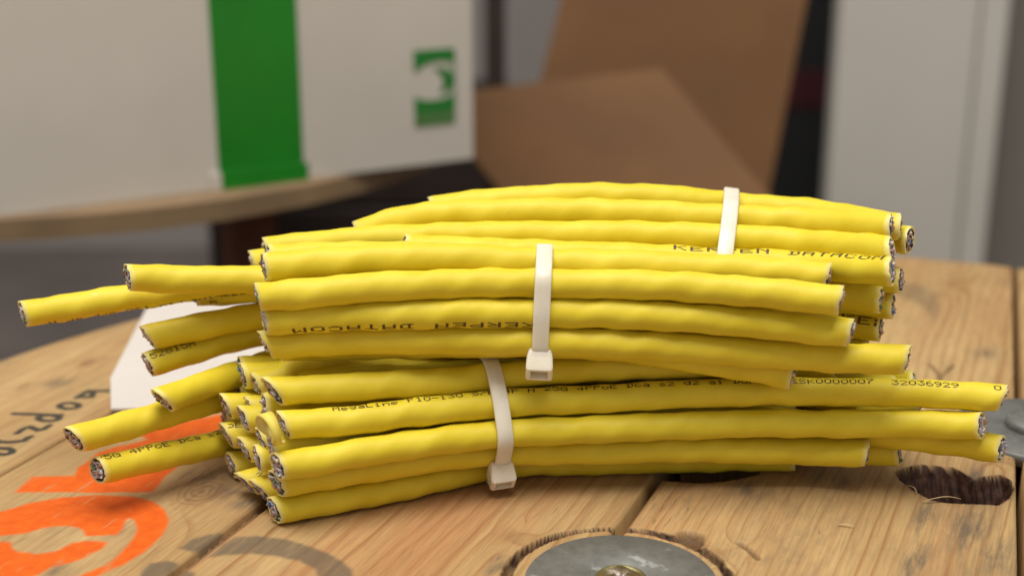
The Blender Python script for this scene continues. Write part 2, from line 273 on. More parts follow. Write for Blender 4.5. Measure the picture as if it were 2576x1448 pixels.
 'E7': ([[-69.7,13.2,29.3],[-63.7,15.8,29.6],[-57.5,19.3,33.3],[-51.3,22.0,33.8],[-45.1,24.5,33.3],[-38.7,26.8,32.6],[-32.3,29.1,31.5],[-25.8,31.7,30.8],[-19.3,34.6,30.5],[-12.6,37.7,29.9],[-5.9,40.4,29.2],[1.0,42.3,28.7],[7.9,43.3,28.4],[14.8,43.8,28.5],[21.7,44.1,28.3],[28.7,44.6,28.3],[35.6,45.3,28.8],[42.6,45.9,29.0],[49.6,46.3,29.0],[56.6,46.6,28.9],[63.5,46.7,28.9],[70.4,46.5,29.0],[77.2,45.5,29.3],[83.6,43.6,30.1],[89.9,40.7,31.0],[96.0,37.3,31.8]],(12,0),(4,0)),
 'E14': ([[-76.6,15.2,4.6],[-70.0,15.6,6.0],[-63.5,16.6,8.1],[-57.0,17.8,8.9],[-50.6,19.1,8.5],[-44.1,20.4,7.9],[-37.6,21.8,7.3],[-31.0,23.5,6.5],[-24.5,25.9,5.9],[-17.9,29.1,6.3],[-11.1,32.3,6.1],[-4.3,35.1,5.8],[2.6,37.0,5.6],[9.5,37.8,4.8],[16.5,38.3,4.9],[23.5,38.8,5.5],[30.4,39.1,5.0],[37.5,39.5,4.5],[44.5,40.1,4.3],[51.5,40.5,4.3],[58.6,41.0,4.3],[65.6,41.4,4.3],[72.7,41.7,4.3],[79.8,42.2,4.2],[86.9,42.9,4.2]],(24,34),(4,0)),
 'E9': ([[-77.4,20.0,13.2],[-71.0,21.1,13.1],[-64.6,22.4,13.0],[-58.2,24.1,13.0],[-51.8,25.8,12.4],[-45.4,27.4,11.0],[-38.9,28.9,8.3],[-32.3,30.9,6.6],[-25.7,33.4,5.3],[-19.0,36.2,4.5],[-12.3,39.5,4.5],[-5.4,42.4,4.7],[1.6,44.4,4.5],[8.6,45.5,4.4],[15.6,46.0,4.3],[22.6,46.3,4.3],[29.7,46.6,4.9],[36.7,47.1,6.2],[43.7,47.4,6.7],[50.8,47.8,7.0],[57.8,48.1,7.1],[64.9,48.2,7.3],[71.9,48.1,7.7],[78.8,47.3,8.6],[85.3,45.6,10.2],[91.5,41.7,9.7],[97.4,37.4,11.3]],(22,26),(4,0)),
 'E5': ([[-77.4,20.3,22.6],[-70.8,20.8,22.4],[-64.4,22.8,21.8],[-58.0,25.2,21.5],[-51.5,27.5,20.5],[-45.0,29.5,18.7],[-38.3,31.3,16.1],[-31.6,33.6,14.4],[-24.8,36.3,13.3],[-18.0,39.3,12.4],[-11.0,42.5,12.1],[-3.9,45.1,11.9],[3.3,46.9,11.7],[10.5,47.7,11.7],[17.7,48.2,11.6],[24.9,48.4,11.8],[32.1,48.8,13.4],[39.3,49.2,14.6],[46.5,49.4,15.0],[53.8,49.7,15.2],[61.0,50.0,15.3],[68.2,50.2,15.6],[75.4,49.8,15.9],[82.2,48.5,17.2],[88.8,46.1,19.8],[95.0,41.5,19.8],[100.9,36.6,20.3],[106.7,32.2,21.1],[112.6,28.7,21.7],[118.6,25.8,22.6]],(24,18),(4,0)),
 'E6': ([[-75.4,23.9,24.2],[-68.8,25.7,25.0],[-62.2,28.2,28.2],[-55.5,29.7,28.6],[-48.8,31.1,27.6],[-42.2,32.5,25.2],[-35.4,34.4,23.2],[-28.7,36.9,21.9],[-21.8,39.7,20.9],[-14.8,42.8,20.0],[-7.8,46.0,19.5],[-0.6,48.5,19.2],[6.6,50.0,18.8],[13.9,50.6,18.9],[21.1,50.5,18.9],[28.4,50.6,19.7],[35.6,51.2,21.7],[42.9,51.6,22.5],[50.1,52.0,22.8],[57.4,52.4,23.0],[64.7,52.6,23.2],[72.0,52.5,23.5],[79.0,51.6,24.4],[85.7,49.8,27.2],[92.0,45.6,27.6]],(18,18),(4,0)),
 'E3': ([[-74.2,26.4,30.6],[-67.7,28.9,31.4],[-61.0,31.4,35.4],[-54.2,32.4,36.2],[-47.4,33.4,35.2],[-40.7,34.8,32.6],[-33.9,36.8,30.8],[-27.1,39.3,29.7],[-20.2,42.3,28.6],[-13.2,45.6,27.7],[-6.1,48.8,26.9],[1.2,51.2,26.3],[8.5,52.6,25.9],[15.8,53.1,25.9],[23.0,53.1,26.9],[30.3,53.5,30.3],[37.5,53.5,32.4],[44.8,53.6,32.7],[52.1,53.8,32.6],[59.4,54.0,32.3],[66.7,54.1,32.0],[74.0,54.5,31.5],[81.5,55.1,30.9]],(16,16),(4,0)),
 'E2': ([[-79.1,32.4,31.2],[-72.7,34.6,30.5],[-66.1,36.8,30.6],[-59.4,38.6,33.3],[-52.5,39.8,36.4],[-45.5,40.3,37.6],[-38.6,40.6,37.8],[-31.7,41.4,37.5],[-24.9,42.9,37.0],[-18.0,45.5,36.2],[-11.1,48.6,35.1],[-4.0,51.6,34.1],[3.2,53.9,33.5],[10.4,55.3,33.1],[17.6,56.3,32.9],[24.9,57.3,31.6],[32.3,57.6,26.9],[39.7,58.4,23.8],[47.1,59.3,22.2],[54.6,59.6,20.5],[61.9,59.6,19.3],[69.2,59.1,18.1],[76.5,58.3,18.1],[83.4,57.2,20.7],[90.0,54.0,21.9],[96.1,49.3,22.9],[102.0,44.1,24.1],[107.9,39.4,25.0],[113.8,35.3,25.7]],(18,14),(4,0)),
 'E8': ([[-83.8,26.7,14.7],[-77.1,27.8,14.6],[-70.4,29.2,14.4],[-63.8,30.8,13.9],[-57.0,32.6,13.2],[-50.2,34.3,12.1],[-43.4,35.9,10.4],[-36.5,37.7,8.4],[-29.6,40.0,7.1],[-22.6,42.7,5.8],[-15.5,45.8,4.6],[-8.3,49.1,4.7],[-0.9,51.5,4.5],[6.4,53.0,4.5],[13.8,53.6,4.4],[21.2,53.9,4.5],[28.6,54.2,5.6],[36.0,54.8,7.6],[43.4,55.0,8.5],[50.9,55.4,8.9],[58.3,55.7,9.1],[65.7,55.9,9.2],[73.1,55.9,9.5],[80.4,54.9,9.1],[87.4,52.2,6.7],[94.1,49.0,6.0]],(22,26),(4,0)),
 'E13': ([[-83.4,28.1,4.5],[-76.5,28.9,5.0],[-69.7,30.2,5.2],[-62.9,32.2,5.0],[-56.2,35.0,4.6],[-49.5,38.4,4.4],[-42.6,41.9,4.4],[-35.6,44.9,4.5],[-28.5,47.6,4.9],[-21.2,50.6,6.8],[-13.9,53.4,8.4],[-6.5,56.0,9.4],[0.9,57.9,9.4],[8.4,59.4,9.1],[16.0,60.5,8.4],[23.6,61.3,7.1],[31.2,61.8,6.0],[38.8,62.1,5.1],[46.4,62.2,4.4],[54.0,62.4,4.3],[61.6,62.6,4.3],[69.2,62.6,4.4],[76.7,62.2,4.5],[84.1,61.3,4.4]],(20,6),(4,0)),
 'E4': ([[-84.0,28.4,23.2],[-77.6,30.6,22.3],[-71.1,32.7,21.5],[-64.5,34.3,21.2],[-57.7,35.3,20.9],[-50.9,36.4,20.1],[-44.1,38.0,18.6],[-37.4,40.5,16.9],[-30.6,44.0,15.9],[-23.7,48.4,15.7],[-16.7,52.8,16.4],[-9.5,56.5,17.1],[-2.2,59.1,17.4],[5.2,60.9,17.3],[12.6,62.1,16.8],[20.0,62.9,15.6],[27.5,63.3,14.5],[35.0,63.5,13.8],[42.4,63.6,13.0],[49.9,63.8,12.5],[57.4,64.2,12.3],[64.9,64.6,12.3],[72.3,64.3,12.5],[79.4,62.6,12.7],[86.1,58.8,12.6],[92.4,53.6,13.4],[98.4,47.8,14.7],[104.1,42.1,15.9]],(24,28),(4,0)),
 'E1': ([[-81.5,39.9,30.4],[-75.0,42.1,29.6],[-68.4,44.2,29.2],[-61.5,45.6,29.9],[-54.4,45.9,30.7],[-47.3,46.0,31.2],[-40.3,46.2,31.6],[-33.3,47.0,31.4],[-26.3,48.7,31.2],[-19.3,51.5,31.1],[-12.3,55.3,31.8],[-5.1,58.9,31.9],[2.1,61.3,31.3],[9.5,62.8,30.8],[16.8,63.4,30.6],[24.2,63.7,30.5],[31.5,63.4,30.6],[38.8,62.9,30.6],[46.0,62.2,30.1],[53.4,61.8,28.7],[60.7,61.8,27.5],[68.2,62.1,26.0],[75.7,62.7,24.2],[83.2,62.6,21.0],[90.4,61.0,19.6],[96.9,57.4,20.3],[103.0,52.4,21.7],[108.6,46.9,23.4],[114.0,40.6,25.5],[118.9,33.5,27.8]],(16,6),(4,0)),
 'E16': ([[-82.0,40.6,22.8],[-75.3,42.8,21.9],[-68.5,44.4,21.3],[-61.4,44.4,21.7],[-54.1,43.9,22.8],[-47.0,43.9,23.3],[-40.0,44.8,23.4],[-33.0,46.8,23.1],[-26.0,50.2,23.2],[-19.0,54.5,23.9],[-11.8,58.8,24.2],[-4.5,62.4,24.2],[2.9,64.9,23.8],[10.4,66.2,23.4],[17.9,66.5,22.9],[25.3,66.5,22.2],[32.8,66.6,21.7],[40.4,66.8,20.6],[47.9,67.2,19.8],[55.5,67.6,19.6],[63.0,67.9,19.8],[70.6,68.3,19.8],[78.2,68.8,19.7]],(12,10),(4,0)),
 'E17': ([[-87.2,40.2,15.9],[-80.7,42.2,14.6],[-74.1,44.1,13.4],[-67.2,45.0,12.7],[-60.1,44.6,12.7],[-53.0,44.3,12.8],[-46.1,45.0,12.5],[-39.2,47.1,12.0],[-32.4,50.4,11.5],[-25.5,54.3,10.8],[-18.5,58.3,10.0],[-11.3,61.9,9.8],[-4.0,64.6,9.1],[3.4,66.3,8.7],[10.8,67.7,8.9],[18.2,68.7,9.1],[25.7,69.3,8.5],[33.2,69.7,8.0],[40.7,70.1,7.9],[48.2,70.7,8.4],[55.7,71.5,9.0],[63.3,72.2,9.7],[70.8,72.7,10.5],[78.3,72.6,10.9],[85.6,72.1,10.8]],(18,16),(4,0)),
 'C4': ([[-31.3,39.4,68.3],[-24.6,39.9,67.8],[-17.8,40.3,67.4],[-11.1,40.6,67.0],[-4.3,40.9,66.6],[2.5,41.1,66.3],[9.3,41.0,66.0],[16.0,40.6,65.9],[22.8,39.9,65.9],[29.5,39.0,65.9],[36.2,38.2,65.8],[42.8,37.4,65.7],[49.5,36.5,65.6],[56.1,35.6,65.4],[62.7,34.8,65.3],[69.2,33.8,65.3],[75.6,32.5,65.5],[81.7,29.8,65.9],[87.3,25.4,66.8],[92.4,19.7,68.0],[97.3,13.5,69.3],[102.0,7.6,70.6]],(4,0),(8,2)),
 'C3': ([[-73.2,48.1,65.1],[-66.3,48.1,65.9],[-59.3,47.8,66.7],[-52.3,47.2,67.6],[-45.4,46.7,68.4],[-38.5,46.9,68.8],[-31.7,47.6,69.0],[-24.9,48.1,69.2],[-18.0,48.4,69.4],[-11.1,48.6,69.5],[-4.3,48.7,69.6],[2.6,48.7,69.7],[9.5,48.4,69.8],[16.3,47.8,70.0],[23.2,46.9,70.3],[29.9,45.9,70.5],[36.7,44.9,70.7],[43.4,43.9,70.8],[50.1,42.9,70.9],[56.7,41.9,70.9],[63.4,41.0,70.8],[70.0,40.2,70.6],[76.5,39.1,70.5],[82.8,36.6,70.6],[88.5,32.3,71.3],[93.8,26.7,72.3],[98.8,20.8,73.4],[103.6,14.9,74.5]],(4,6),(6,8)),
 'C2': ([[-45.9,53.6,68.7],[-39.0,54.5,71.1],[-32.0,55.1,72.8],[-25.1,55.3,73.8],[-18.1,55.3,74.3],[-11.2,55.3,74.5],[-4.3,55.4,74.7],[2.7,55.4,74.9],[9.6,55.1,75.0],[16.5,54.5,75.2],[23.4,53.6,75.4],[30.2,52.7,75.4],[37.0,51.9,75.4],[43.8,51.0,75.3],[50.6,50.1,75.1],[57.3,49.2,75.0],[64.1,48.3,74.9],[70.8,47.5,74.7],[77.4,46.3,74.7],[83.6,43.9,75.0],[89.4,39.6,75.7],[94.8,34.0,76.7],[99.9,28.0,77.9],[104.8,22.2,79.0]],(2,10),(3,-4)),
 'D2': ([[-110.2,31.2,61.7],[-104.4,33.6,60.7],[-98.3,35.6,59.9],[-92.0,36.9,59.4],[-85.4,37.3,59.1],[-78.8,37.3,59.1],[-72.1,37.5,58.7],[-65.7,38.5,56.9],[-59.4,40.3,54.7],[-53.1,42.6,53.3],[-46.5,44.6,52.7],[-39.9,45.9,52.4],[-33.1,46.5,52.3],[-26.3,46.8,52.3],[-19.5,47.0,52.1],[-12.6,47.2,51.6],[-5.8,47.6,51.2],[1.0,48.0,51.0],[7.9,48.1,50.7],[14.8,47.9,50.1],[21.6,47.5,49.2],[28.4,47.0,48.4],[35.3,46.5,48.0],[42.1,45.9,48.0],[48.8,45.0,48.4],[55.5,43.9,49.0],[62.0,42.6,49.8],[68.5,40.7,51.0],[74.7,38.4,52.4],[80.8,35.9,54.2],[86.8,33.2,55.9],[92.8,30.6,56.6],[98.8,28.4,56.6],[104.9,26.6,56.3]],(20,14),(4,4)),
 'D1': ([[-143.4,36.9,48.7],[-137.2,38.3,49.3],[-131.0,39.8,49.9],[-124.7,41.3,50.6],[-118.4,42.8,51.2],[-112.0,44.2,51.7],[-105.5,45.2,52.5],[-98.9,45.7,53.5],[-92.0,45.5,54.6],[-85.2,45.1,55.7],[-78.4,45.0,56.5],[-71.7,45.4,57.2],[-65.2,46.4,58.0],[-58.6,47.4,58.7],[-51.9,48.2,59.6],[-45.2,48.6,60.2],[-38.5,48.9,60.1],[-31.8,49.1,60.1],[-25.1,49.4,60.1],[-18.4,49.5,59.8],[-11.6,49.7,59.3],[-4.9,50.2,58.9],[1.9,50.8,58.9],[8.6,51.5,59.1],[15.4,52.2,59.1],[22.3,53.1,59.4],[29.1,54.0,59.8],[36.0,54.8,60.0],[42.9,55.2,59.8],[49.7,54.8,59.6],[56.4,53.8,59.4],[62.9,52.0,59.2],[69.3,49.6,59.4],[75.6,46.9,59.8],[81.7,44.0,60.1],[87.7,41.0,60.3],[93.7,38.2,60.2],[99.7,35.8,60.3],[105.8,33.8,60.5],[111.7,31.9,60.7]],(10,4),(10,4)),
 'D22': ([[-96.3,52.6,50.0],[-89.0,52.0,50.7],[-81.8,51.5,51.4],[-74.8,51.5,51.8],[-67.8,52.2,52.2],[-60.9,52.9,52.6],[-53.8,53.5,53.2],[-46.8,54.0,53.9],[-39.8,54.5,54.2],[-32.7,55.0,54.5],[-25.7,55.6,54.9],[-18.6,56.2,55.1],[-11.5,56.6,55.0],[-4.4,56.7,54.1],[2.7,56.6,53.2],[9.8,56.2,52.4],[16.9,55.7,51.8],[23.9,55.0,51.6],[31.0,54.3,51.8],[38.0,53.6,51.9],[45.0,52.9,51.9],[52.0,52.3,51.7],[59.0,51.4,51.3],[65.8,50.0,51.2],[72.5,47.9,51.3],[79.0,45.4,51.7],[85.5,43.2,52.0],[91.9,41.1,52.3],[98.3,38.9,52.4],[104.5,36.4,52.4],[110.6,33.8,52.5]],(4,4),(8,4)),
 'D3': ([[-108.5,40.9,40.1],[-101.9,42.4,41.1],[-95.4,44.2,41.9],[-88.9,46.2,42.7],[-82.4,48.4,43.4],[-75.7,50.0,44.0],[-68.8,50.4,44.2],[-61.8,50.4,44.7],[-54.9,50.8,45.4],[-48.0,51.4,45.9],[-41.1,51.9,46.3],[-34.2,52.5,46.6],[-27.2,53.1,47.0],[-20.3,53.6,47.3],[-13.3,54.0,47.3],[-6.3,54.2,46.4],[0.7,54.1,45.5],[7.7,53.8,44.7],[14.7,53.6,44.0],[21.7,53.6,43.6],[28.7,53.6,43.4],[35.7,53.3,43.2],[42.6,52.5,43.0],[49.4,51.3,42.9],[56.2,50.0,42.8],[63.1,49.0,42.9],[69.8,47.9,43.1],[76.4,46.3,43.2],[83.0,44.9,43.6],[89.6,43.8,44.2],[96.1,42.0,44.4],[102.3,39.5,44.3],[108.4,36.7,44.3]],(14,22),(8,0)),
 'D4': ([[-108.8,39.7,31.9],[-102.6,43.1,32.9],[-96.3,46.4,33.9],[-89.8,49.4,35.1],[-83.2,52.2,36.1],[-76.3,54.0,36.9],[-69.1,53.8,36.9],[-61.8,52.6,36.9],[-54.6,51.6,37.2],[-47.4,51.1,37.8],[-40.3,50.7,38.3],[-33.2,50.7,38.6],[-26.1,51.5,38.9],[-19.1,53.8,39.1],[-12.1,57.6,39.9],[-5.0,61.2,40.0],[2.3,63.6,39.3],[9.6,64.9,38.8],[16.9,65.5,38.6],[24.2,65.8,38.5],[31.5,65.5,38.6],[38.7,64.0,39.0],[45.7,61.6,39.4],[52.7,59.2,39.7],[59.7,57.6,39.9],[66.7,56.6,39.9],[73.7,55.6,40.0],[80.5,53.9,39.9],[87.1,50.8,38.0],[93.5,46.6,36.0],[99.7,42.8,35.9],[105.9,39.6,36.1]],(16,8),(3,2)),
 'C8': ([[-78.6,55.4,58.8],[-71.5,55.0,60.0],[-64.5,55.1,60.8],[-57.5,55.7,61.3],[-50.6,56.4,61.5],[-43.6,56.9,61.8],[-36.6,57.0,62.2],[-29.6,57.1,62.7],[-22.6,57.0,63.2],[-15.5,56.6,63.9],[-8.5,56.1,64.6],[-1.5,55.8,65.2],[5.5,55.8,65.8],[12.4,55.7,66.3],[19.4,55.5,67.0],[26.3,55.5,67.6],[33.3,55.8,68.2],[40.3,56.1,68.8],[47.3,56.1,69.4],[54.2,55.9,70.0],[61.1,55.6,70.5],[67.9,55.1,70.9],[74.8,54.4,71.2],[81.4,53.1,71.6],[87.6,50.1,72.3],[93.4,45.3,73.3],[98.8,39.7,74.7],[104.0,34.4,76.0],[109.5,30.4,77.0]],(3,8),(-3,-10)),
 'C1': ([[-24.6,63.4,73.5],[-17.5,63.6,74.6],[-10.4,63.7,75.5],[-3.3,63.7,76.2],[3.8,63.6,76.7],[10.9,63.1,77.3],[18.0,62.4,77.9],[25.0,61.4,78.2],[32.0,60.5,78.4],[39.0,59.9,78.4],[46.0,59.9,78.0],[53.1,60.5,77.2],[60.4,61.4,76.1],[67.6,62.1,75.2],[74.7,62.1,74.6],[81.6,61.3,74.2],[88.2,58.8,74.2],[94.3,54.3,74.4],[99.9,48.6,74.7],[105.3,42.5,74.9],[110.5,36.4,74.9]],(4,4),(6,-6)),
 'CB': ([[-16.8,64.5,66.8],[-9.5,64.0,67.5],[-2.2,63.7,68.1],[5.1,63.7,68.7],[12.5,63.6,69.4],[19.7,63.4,69.9],[27.1,63.6,70.0],[34.4,64.0,69.5],[41.8,64.1,68.3],[49.1,63.3,66.6],[56.2,61.6,64.9],[63.3,59.4,63.8],[70.2,56.9,63.3],[77.0,54.3,63.2],[83.6,51.6,63.6],[90.2,49.4,64.5],[96.9,48.1,66.0],[103.4,46.4,67.7],[109.1,41.8,70.2],[113.3,32.2,72.5]],(4,4),(-8,-14)),
 'D5': ([[-99.2,16.8,29.6],[-94.2,23.9,29.4],[-89.1,31.8,29.0],[-83.9,40.2,28.2],[-78.4,47.9,27.6],[-72.1,52.9,28.0],[-65.1,54.0,27.8],[-57.9,53.7,28.1],[-50.7,53.8,28.8],[-43.5,54.2,29.9],[-36.4,55.1,31.4],[-29.3,56.8,33.1],[-22.2,59.5,34.4],[-15.1,63.1,35.3],[-7.9,67.2,36.1],[-0.5,70.5,37.1],[6.9,72.6,37.8],[14.3,73.5,38.2],[21.7,73.9,38.6],[29.2,74.0,39.4],[36.5,72.8,39.9],[43.7,70.7,40.4],[50.8,68.3,40.8],[57.9,66.3,40.9],[65.0,65.1,40.2],[72.2,64.0,38.9],[79.3,62.0,36.6],[86.1,59.5,34.8],[92.8,56.2,33.3],[99.3,52.4,31.7]],(34,44),(4,0)),
 'D6': ([[-121.2,3.7,23.5],[-116.3,8.3,23.1],[-111.2,13.0,22.9],[-106.1,17.9,22.8],[-100.8,23.2,22.8],[-95.6,29.3,22.4],[-90.5,36.1,21.4],[-85.1,43.4,20.2],[-79.5,49.9,19.4],[-73.1,53.6,19.6],[-66.0,53.3,19.4],[-58.7,51.7,20.0],[-51.6,51.2,20.8],[-44.6,51.6,21.9],[-37.7,52.9,23.1],[-30.8,55.3,24.5],[-24.0,59.0,25.9],[-17.0,63.3,27.0],[-9.9,67.1,27.6],[-2.7,69.9,28.6],[4.5,71.2,29.4],[11.8,71.7,29.9],[19.1,71.8,30.2],[26.3,72.1,30.9],[33.6,71.7,31.6],[40.7,70.5,31.9],[47.8,69.4,32.5],[54.9,68.5,32.8],[62.1,67.9,32.7],[69.3,67.5,31.6],[76.5,67.1,30.1],[83.6,66.0,27.9]],(40,30),(4,0)),
 'D7': ([[-115.7,4.9,13.6],[-110.7,9.5,13.0],[-105.5,14.2,12.3],[-100.3,19.3,11.6],[-95.0,25.1,10.6],[-89.8,31.7,9.3],[-84.6,39.2,7.7],[-79.0,46.7,6.2],[-72.8,51.2,6.0],[-65.7,51.6,7.0],[-58.4,51.0,9.2],[-51.3,51.4,11.4],[-44.4,52.7,13.4],[-37.4,54.7,15.0],[-30.4,57.1,16.5],[-23.4,59.7,17.5],[-16.4,62.6,17.6],[-9.2,65.7,17.5],[-2.0,68.2,16.5],[5.3,70.2,16.0],[12.7,71.7,16.4],[20.1,72.9,17.9],[27.4,73.6,20.1],[34.8,73.9,22.2],[42.1,73.8,24.1],[49.3,73.4,25.2],[56.6,73.1,25.9],[63.9,73.2,26.2],[71.4,74.2,26.1],[79.0,76.0,26.2]],(38,4),(4,0)),
}
TEXTS = [
 ('A2', 'MegaLine F10-130 S/F 4P H 25G 4PPoE Dca s2 d2 a1 DoP   DESK0000007  32036929    0', 13.4, 2.348, (5, 24), 2.0, 0),
 ('B3', 'KERPEN DATACOM  C', 75.1, 4.824, 124, 2.1, 1),
 ('C4', 'KERPEN DATACOM', 78.3, 4.756, 17, 2.2, 0),
 ('D3', 'KERPEN', 209.9, 4.9, 46, 2.6, 0),
 ('D4', '52815m', 0.8, 2.403, 36, 2.0, 0),
 ('D7', '25G 4PPoE Dca s2', -1.0, 2.579, 15, 2.1, 0),
 ('E8', '4PPoE', -6.9, 2.4, 22, 2.0, 0),
 ('D1', 'MegaLine F10-130 S/F 4P H', 68.4, 2.475, 148, 2.0, 1),
 ('D22', 'm', 5.4, 2.482, 118, 2.0, 0),
 ('E14', '2', 4.3, 2.121, 40, 1.6, 0),
]
ORANGE = [[[-38.0, 141.3], [-27.3, 143.9], [-21.9, 132.5], [-16.9, 135.4], [-13.1, 135.4], [-5.9, 136.9], [1.3, 134.0], [4.5, 131.1], [8.9, 129.1], [10.4, 134.0], [18.5, 130.7], [28.0, 124.4], [34.8, 119.3], [32.7, 111.5], [24.1, 111.1], [10.5, 112.4], [-3.3, 107.8], [-12.5, 106.8], [-22.3, 104.1], [-29.0, 118.7], [-34.8, 134.0]], [[-52.4, 136.6], [-49.5, 136.3], [-42.3, 132.6], [-35.2, 126.1], [-30.1, 117.8], [-26.8, 108.1], [-27.1, 100.6], [-30.3, 94.5], [-34.8, 89.6], [-39.2, 86.9], [-45.4, 84.9], [-52.8, 84.1], [-60.5, 84.9], [-68.8, 87.3], [-73.6, 87.9], [-75.2, 91.9], [-70.8, 92.0], [-63.1, 89.2], [-55.9, 89.8], [-48.2, 91.6], [-43.1, 94.2], [-39.2, 97.9], [-38.9, 100.4], [-44.6, 97.9], [-48.2, 97.0], [-52.1, 104.2], [-50.1, 106.8], [-48.7, 109.8], [-49.0, 113.3], [-51.0, 116.5], [-53.8, 118.9], [-57.2, 120.8], [-59.0, 123.0], [-61.1, 125.9], [-62.3, 127.8]], [[-64.5, 125.8], [-63.6, 123.7], [-62.5, 120.9], [-65.2, 118.3], [-66.1, 115.4], [-65.1, 109.8], [-62.0, 106.4], [-56.3, 105.0], [-54.1, 102.7], [-52.4, 96.6], [-55.9, 95.7], [-64.1, 97.4], [-68.7, 100.8], [-75.0, 102.2], [-79.7, 102.7], [-82.5, 109.6]]]
GREY = [[[-48.0, 76.8], [-41.8, 76.2], [-35.5, 71.5], [-35.9, 70.4], [-40.2, 70.2], [-45.5, 70.6], [-48.4, 72.5], [-48.1, 74.9]], [[-49.3, 66.7], [-42.3, 67.0], [-36.8, 66.2], [-34.0, 61.3], [-32.7, 53.3], [-33.7, 44.1], [-36.5, 34.9], [-40.4, 28.6], [-43.6, 26.4], [-48.6, 24.1], [-52.0, 32.2], [-47.0, 34.7], [-44.0, 37.3], [-41.8, 43.6], [-41.9, 50.8], [-43.4, 57.5], [-46.6, 63.2]], [[-61.9, 78.6], [-58.0, 78.9], [-55.1, 75.7], [-55.2, 72.1], [-58.1, 71.4], [-62.3, 71.4], [-66.8, 71.6], [-68.2, 74.8], [-64.6, 77.1]], [[-61.3, 69.1], [-57.5, 67.9], [-57.9, 65.1], [-62.9, 62.1], [-65.0, 67.3]]]
INK = [[[28.8, 172.6], [32.5, 173.0], [35.3, 173.1], [34.6, 170.5], [31.2, 168.4], [30.0, 171.0]], [[35.9, 171.5], [38.1, 166.3]], [[23.1, 167.2], [22.1, 166.8], [21.0, 167.0], [20.1, 167.9], [19.5, 169.3], [19.4, 170.8], [19.8, 172.3], [20.6, 173.4], [21.6, 173.8], [22.7, 173.6], [23.6, 172.7], [24.2, 171.3], [24.3, 169.7], [23.9, 168.3], [23.1, 167.2]], [[9.3, 182.9], [11.7, 175.9], [14.2, 167.5]], [[12.1, 166.3], [11.1, 165.9], [10.0, 166.2], [9.1, 167.2], [8.5, 168.6], [8.3, 170.2], [8.7, 171.7], [9.4, 172.8], [10.4, 173.2], [11.5, 172.9], [12.4, 171.9], [13.0, 170.5], [13.1, 168.8], [12.8, 167.4], [12.1, 166.3]], [[-3.1, 170.6], [0.4, 171.1], [2.6, 170.4], [1.3, 165.9], [2.7, 164.8], [5.7, 165.1]], [[-10.3, 172.8], [-10.7, 170.7], [-9.6, 167.5], [-7.1, 164.3], [-4.9, 164.8], [-3.9, 164.5]], [[-15.0, 161.9], [-16.0, 161.5], [-17.0, 161.8], [-17.9, 162.6], [-18.4, 164.0], [-18.5, 165.5], [-18.2, 167.0], [-17.5, 168.0], [-16.5, 168.5], [-15.5, 168.2], [-14.6, 167.4], [-14.1, 166.0], [-13.9, 164.4], [-14.3, 163.0], [-15.0, 161.9]]]
GOUGE = [[69.6, -96.2], [64.3, -100.7], [59.7, -106.2], [59.4, -109.9], [61.2, -115.9], [62.9, -120.6], [63.6, -123.9], [69.3, -126.4], [76.7, -127.3], [82.0, -126.0], [84.2, -123.3], [81.1, -119.1], [77.0, -116.4], [80.3, -114.1], [84.0, -109.9], [83.1, -103.5], [82.4, -100.2], [78.7, -96.3], [74.3, -94.5]]
BORE = [[42.7, -30.4], [43.6, -36.3], [45.2, -41.9], [48.4, -47.0], [53.3, -52.4], [57.8, -56.2], [68.1, -54.4], [71.6, -47.4], [68.3, -35.6], [62.5, -29.3], [52.4, -27.8]]
FAINT = [[[271.4, -66.0], [272.1, -75.7], [263.9, -83.3], [250.0, -87.4], [232.7, -88.5], [225.1, -87.3], [236.6, -83.9], [246.3, -78.5], [253.1, -68.6]]]
CHIP = [[11.8, -43.4], [13.8, -46.2], [13.8, -51.2], [11.1, -52.2], [7.3, -52.7], [7.5, -49.4], [7.3, -46.1]]
CRACKS = [[[12.4, -61.3], [10.1, -64.5], [6.1, -67.9]], [[174.2, -92.4], [163.5, -97.3]], [[176.3, -100.4], [163.5, -97.3], [158.0, -97.8]]]
STAINS = [[44.6, -118.3, 9, 16], [47.4, -106.3, 5, 10], [30.4, -125.7, 8, 10], [17.9, -106.8, 6, 12], [79.9, -116.8, 4, 8], [-14.1, 85.5, 10, 5], [-17.5, 75.2, 8, 4], [-8.8, 97.4, 9, 5], [46.7, -57.8, 10, 5], [61.0, -78.4, 8, 4], [-20.0, -4.0, 3, 3], [-25.1, -5.6, 3, 4], [192.5, -110.4, 6, 6], [144.1, -106.6, 10, 4], [140.8, -117.2, 8, 6], [48.8, 220.0, 5, 5], [38.3, 187.8, 6, 4], [-45.2, 98.5, 5, 3], [-70.3, 100.7, 9, 3]]

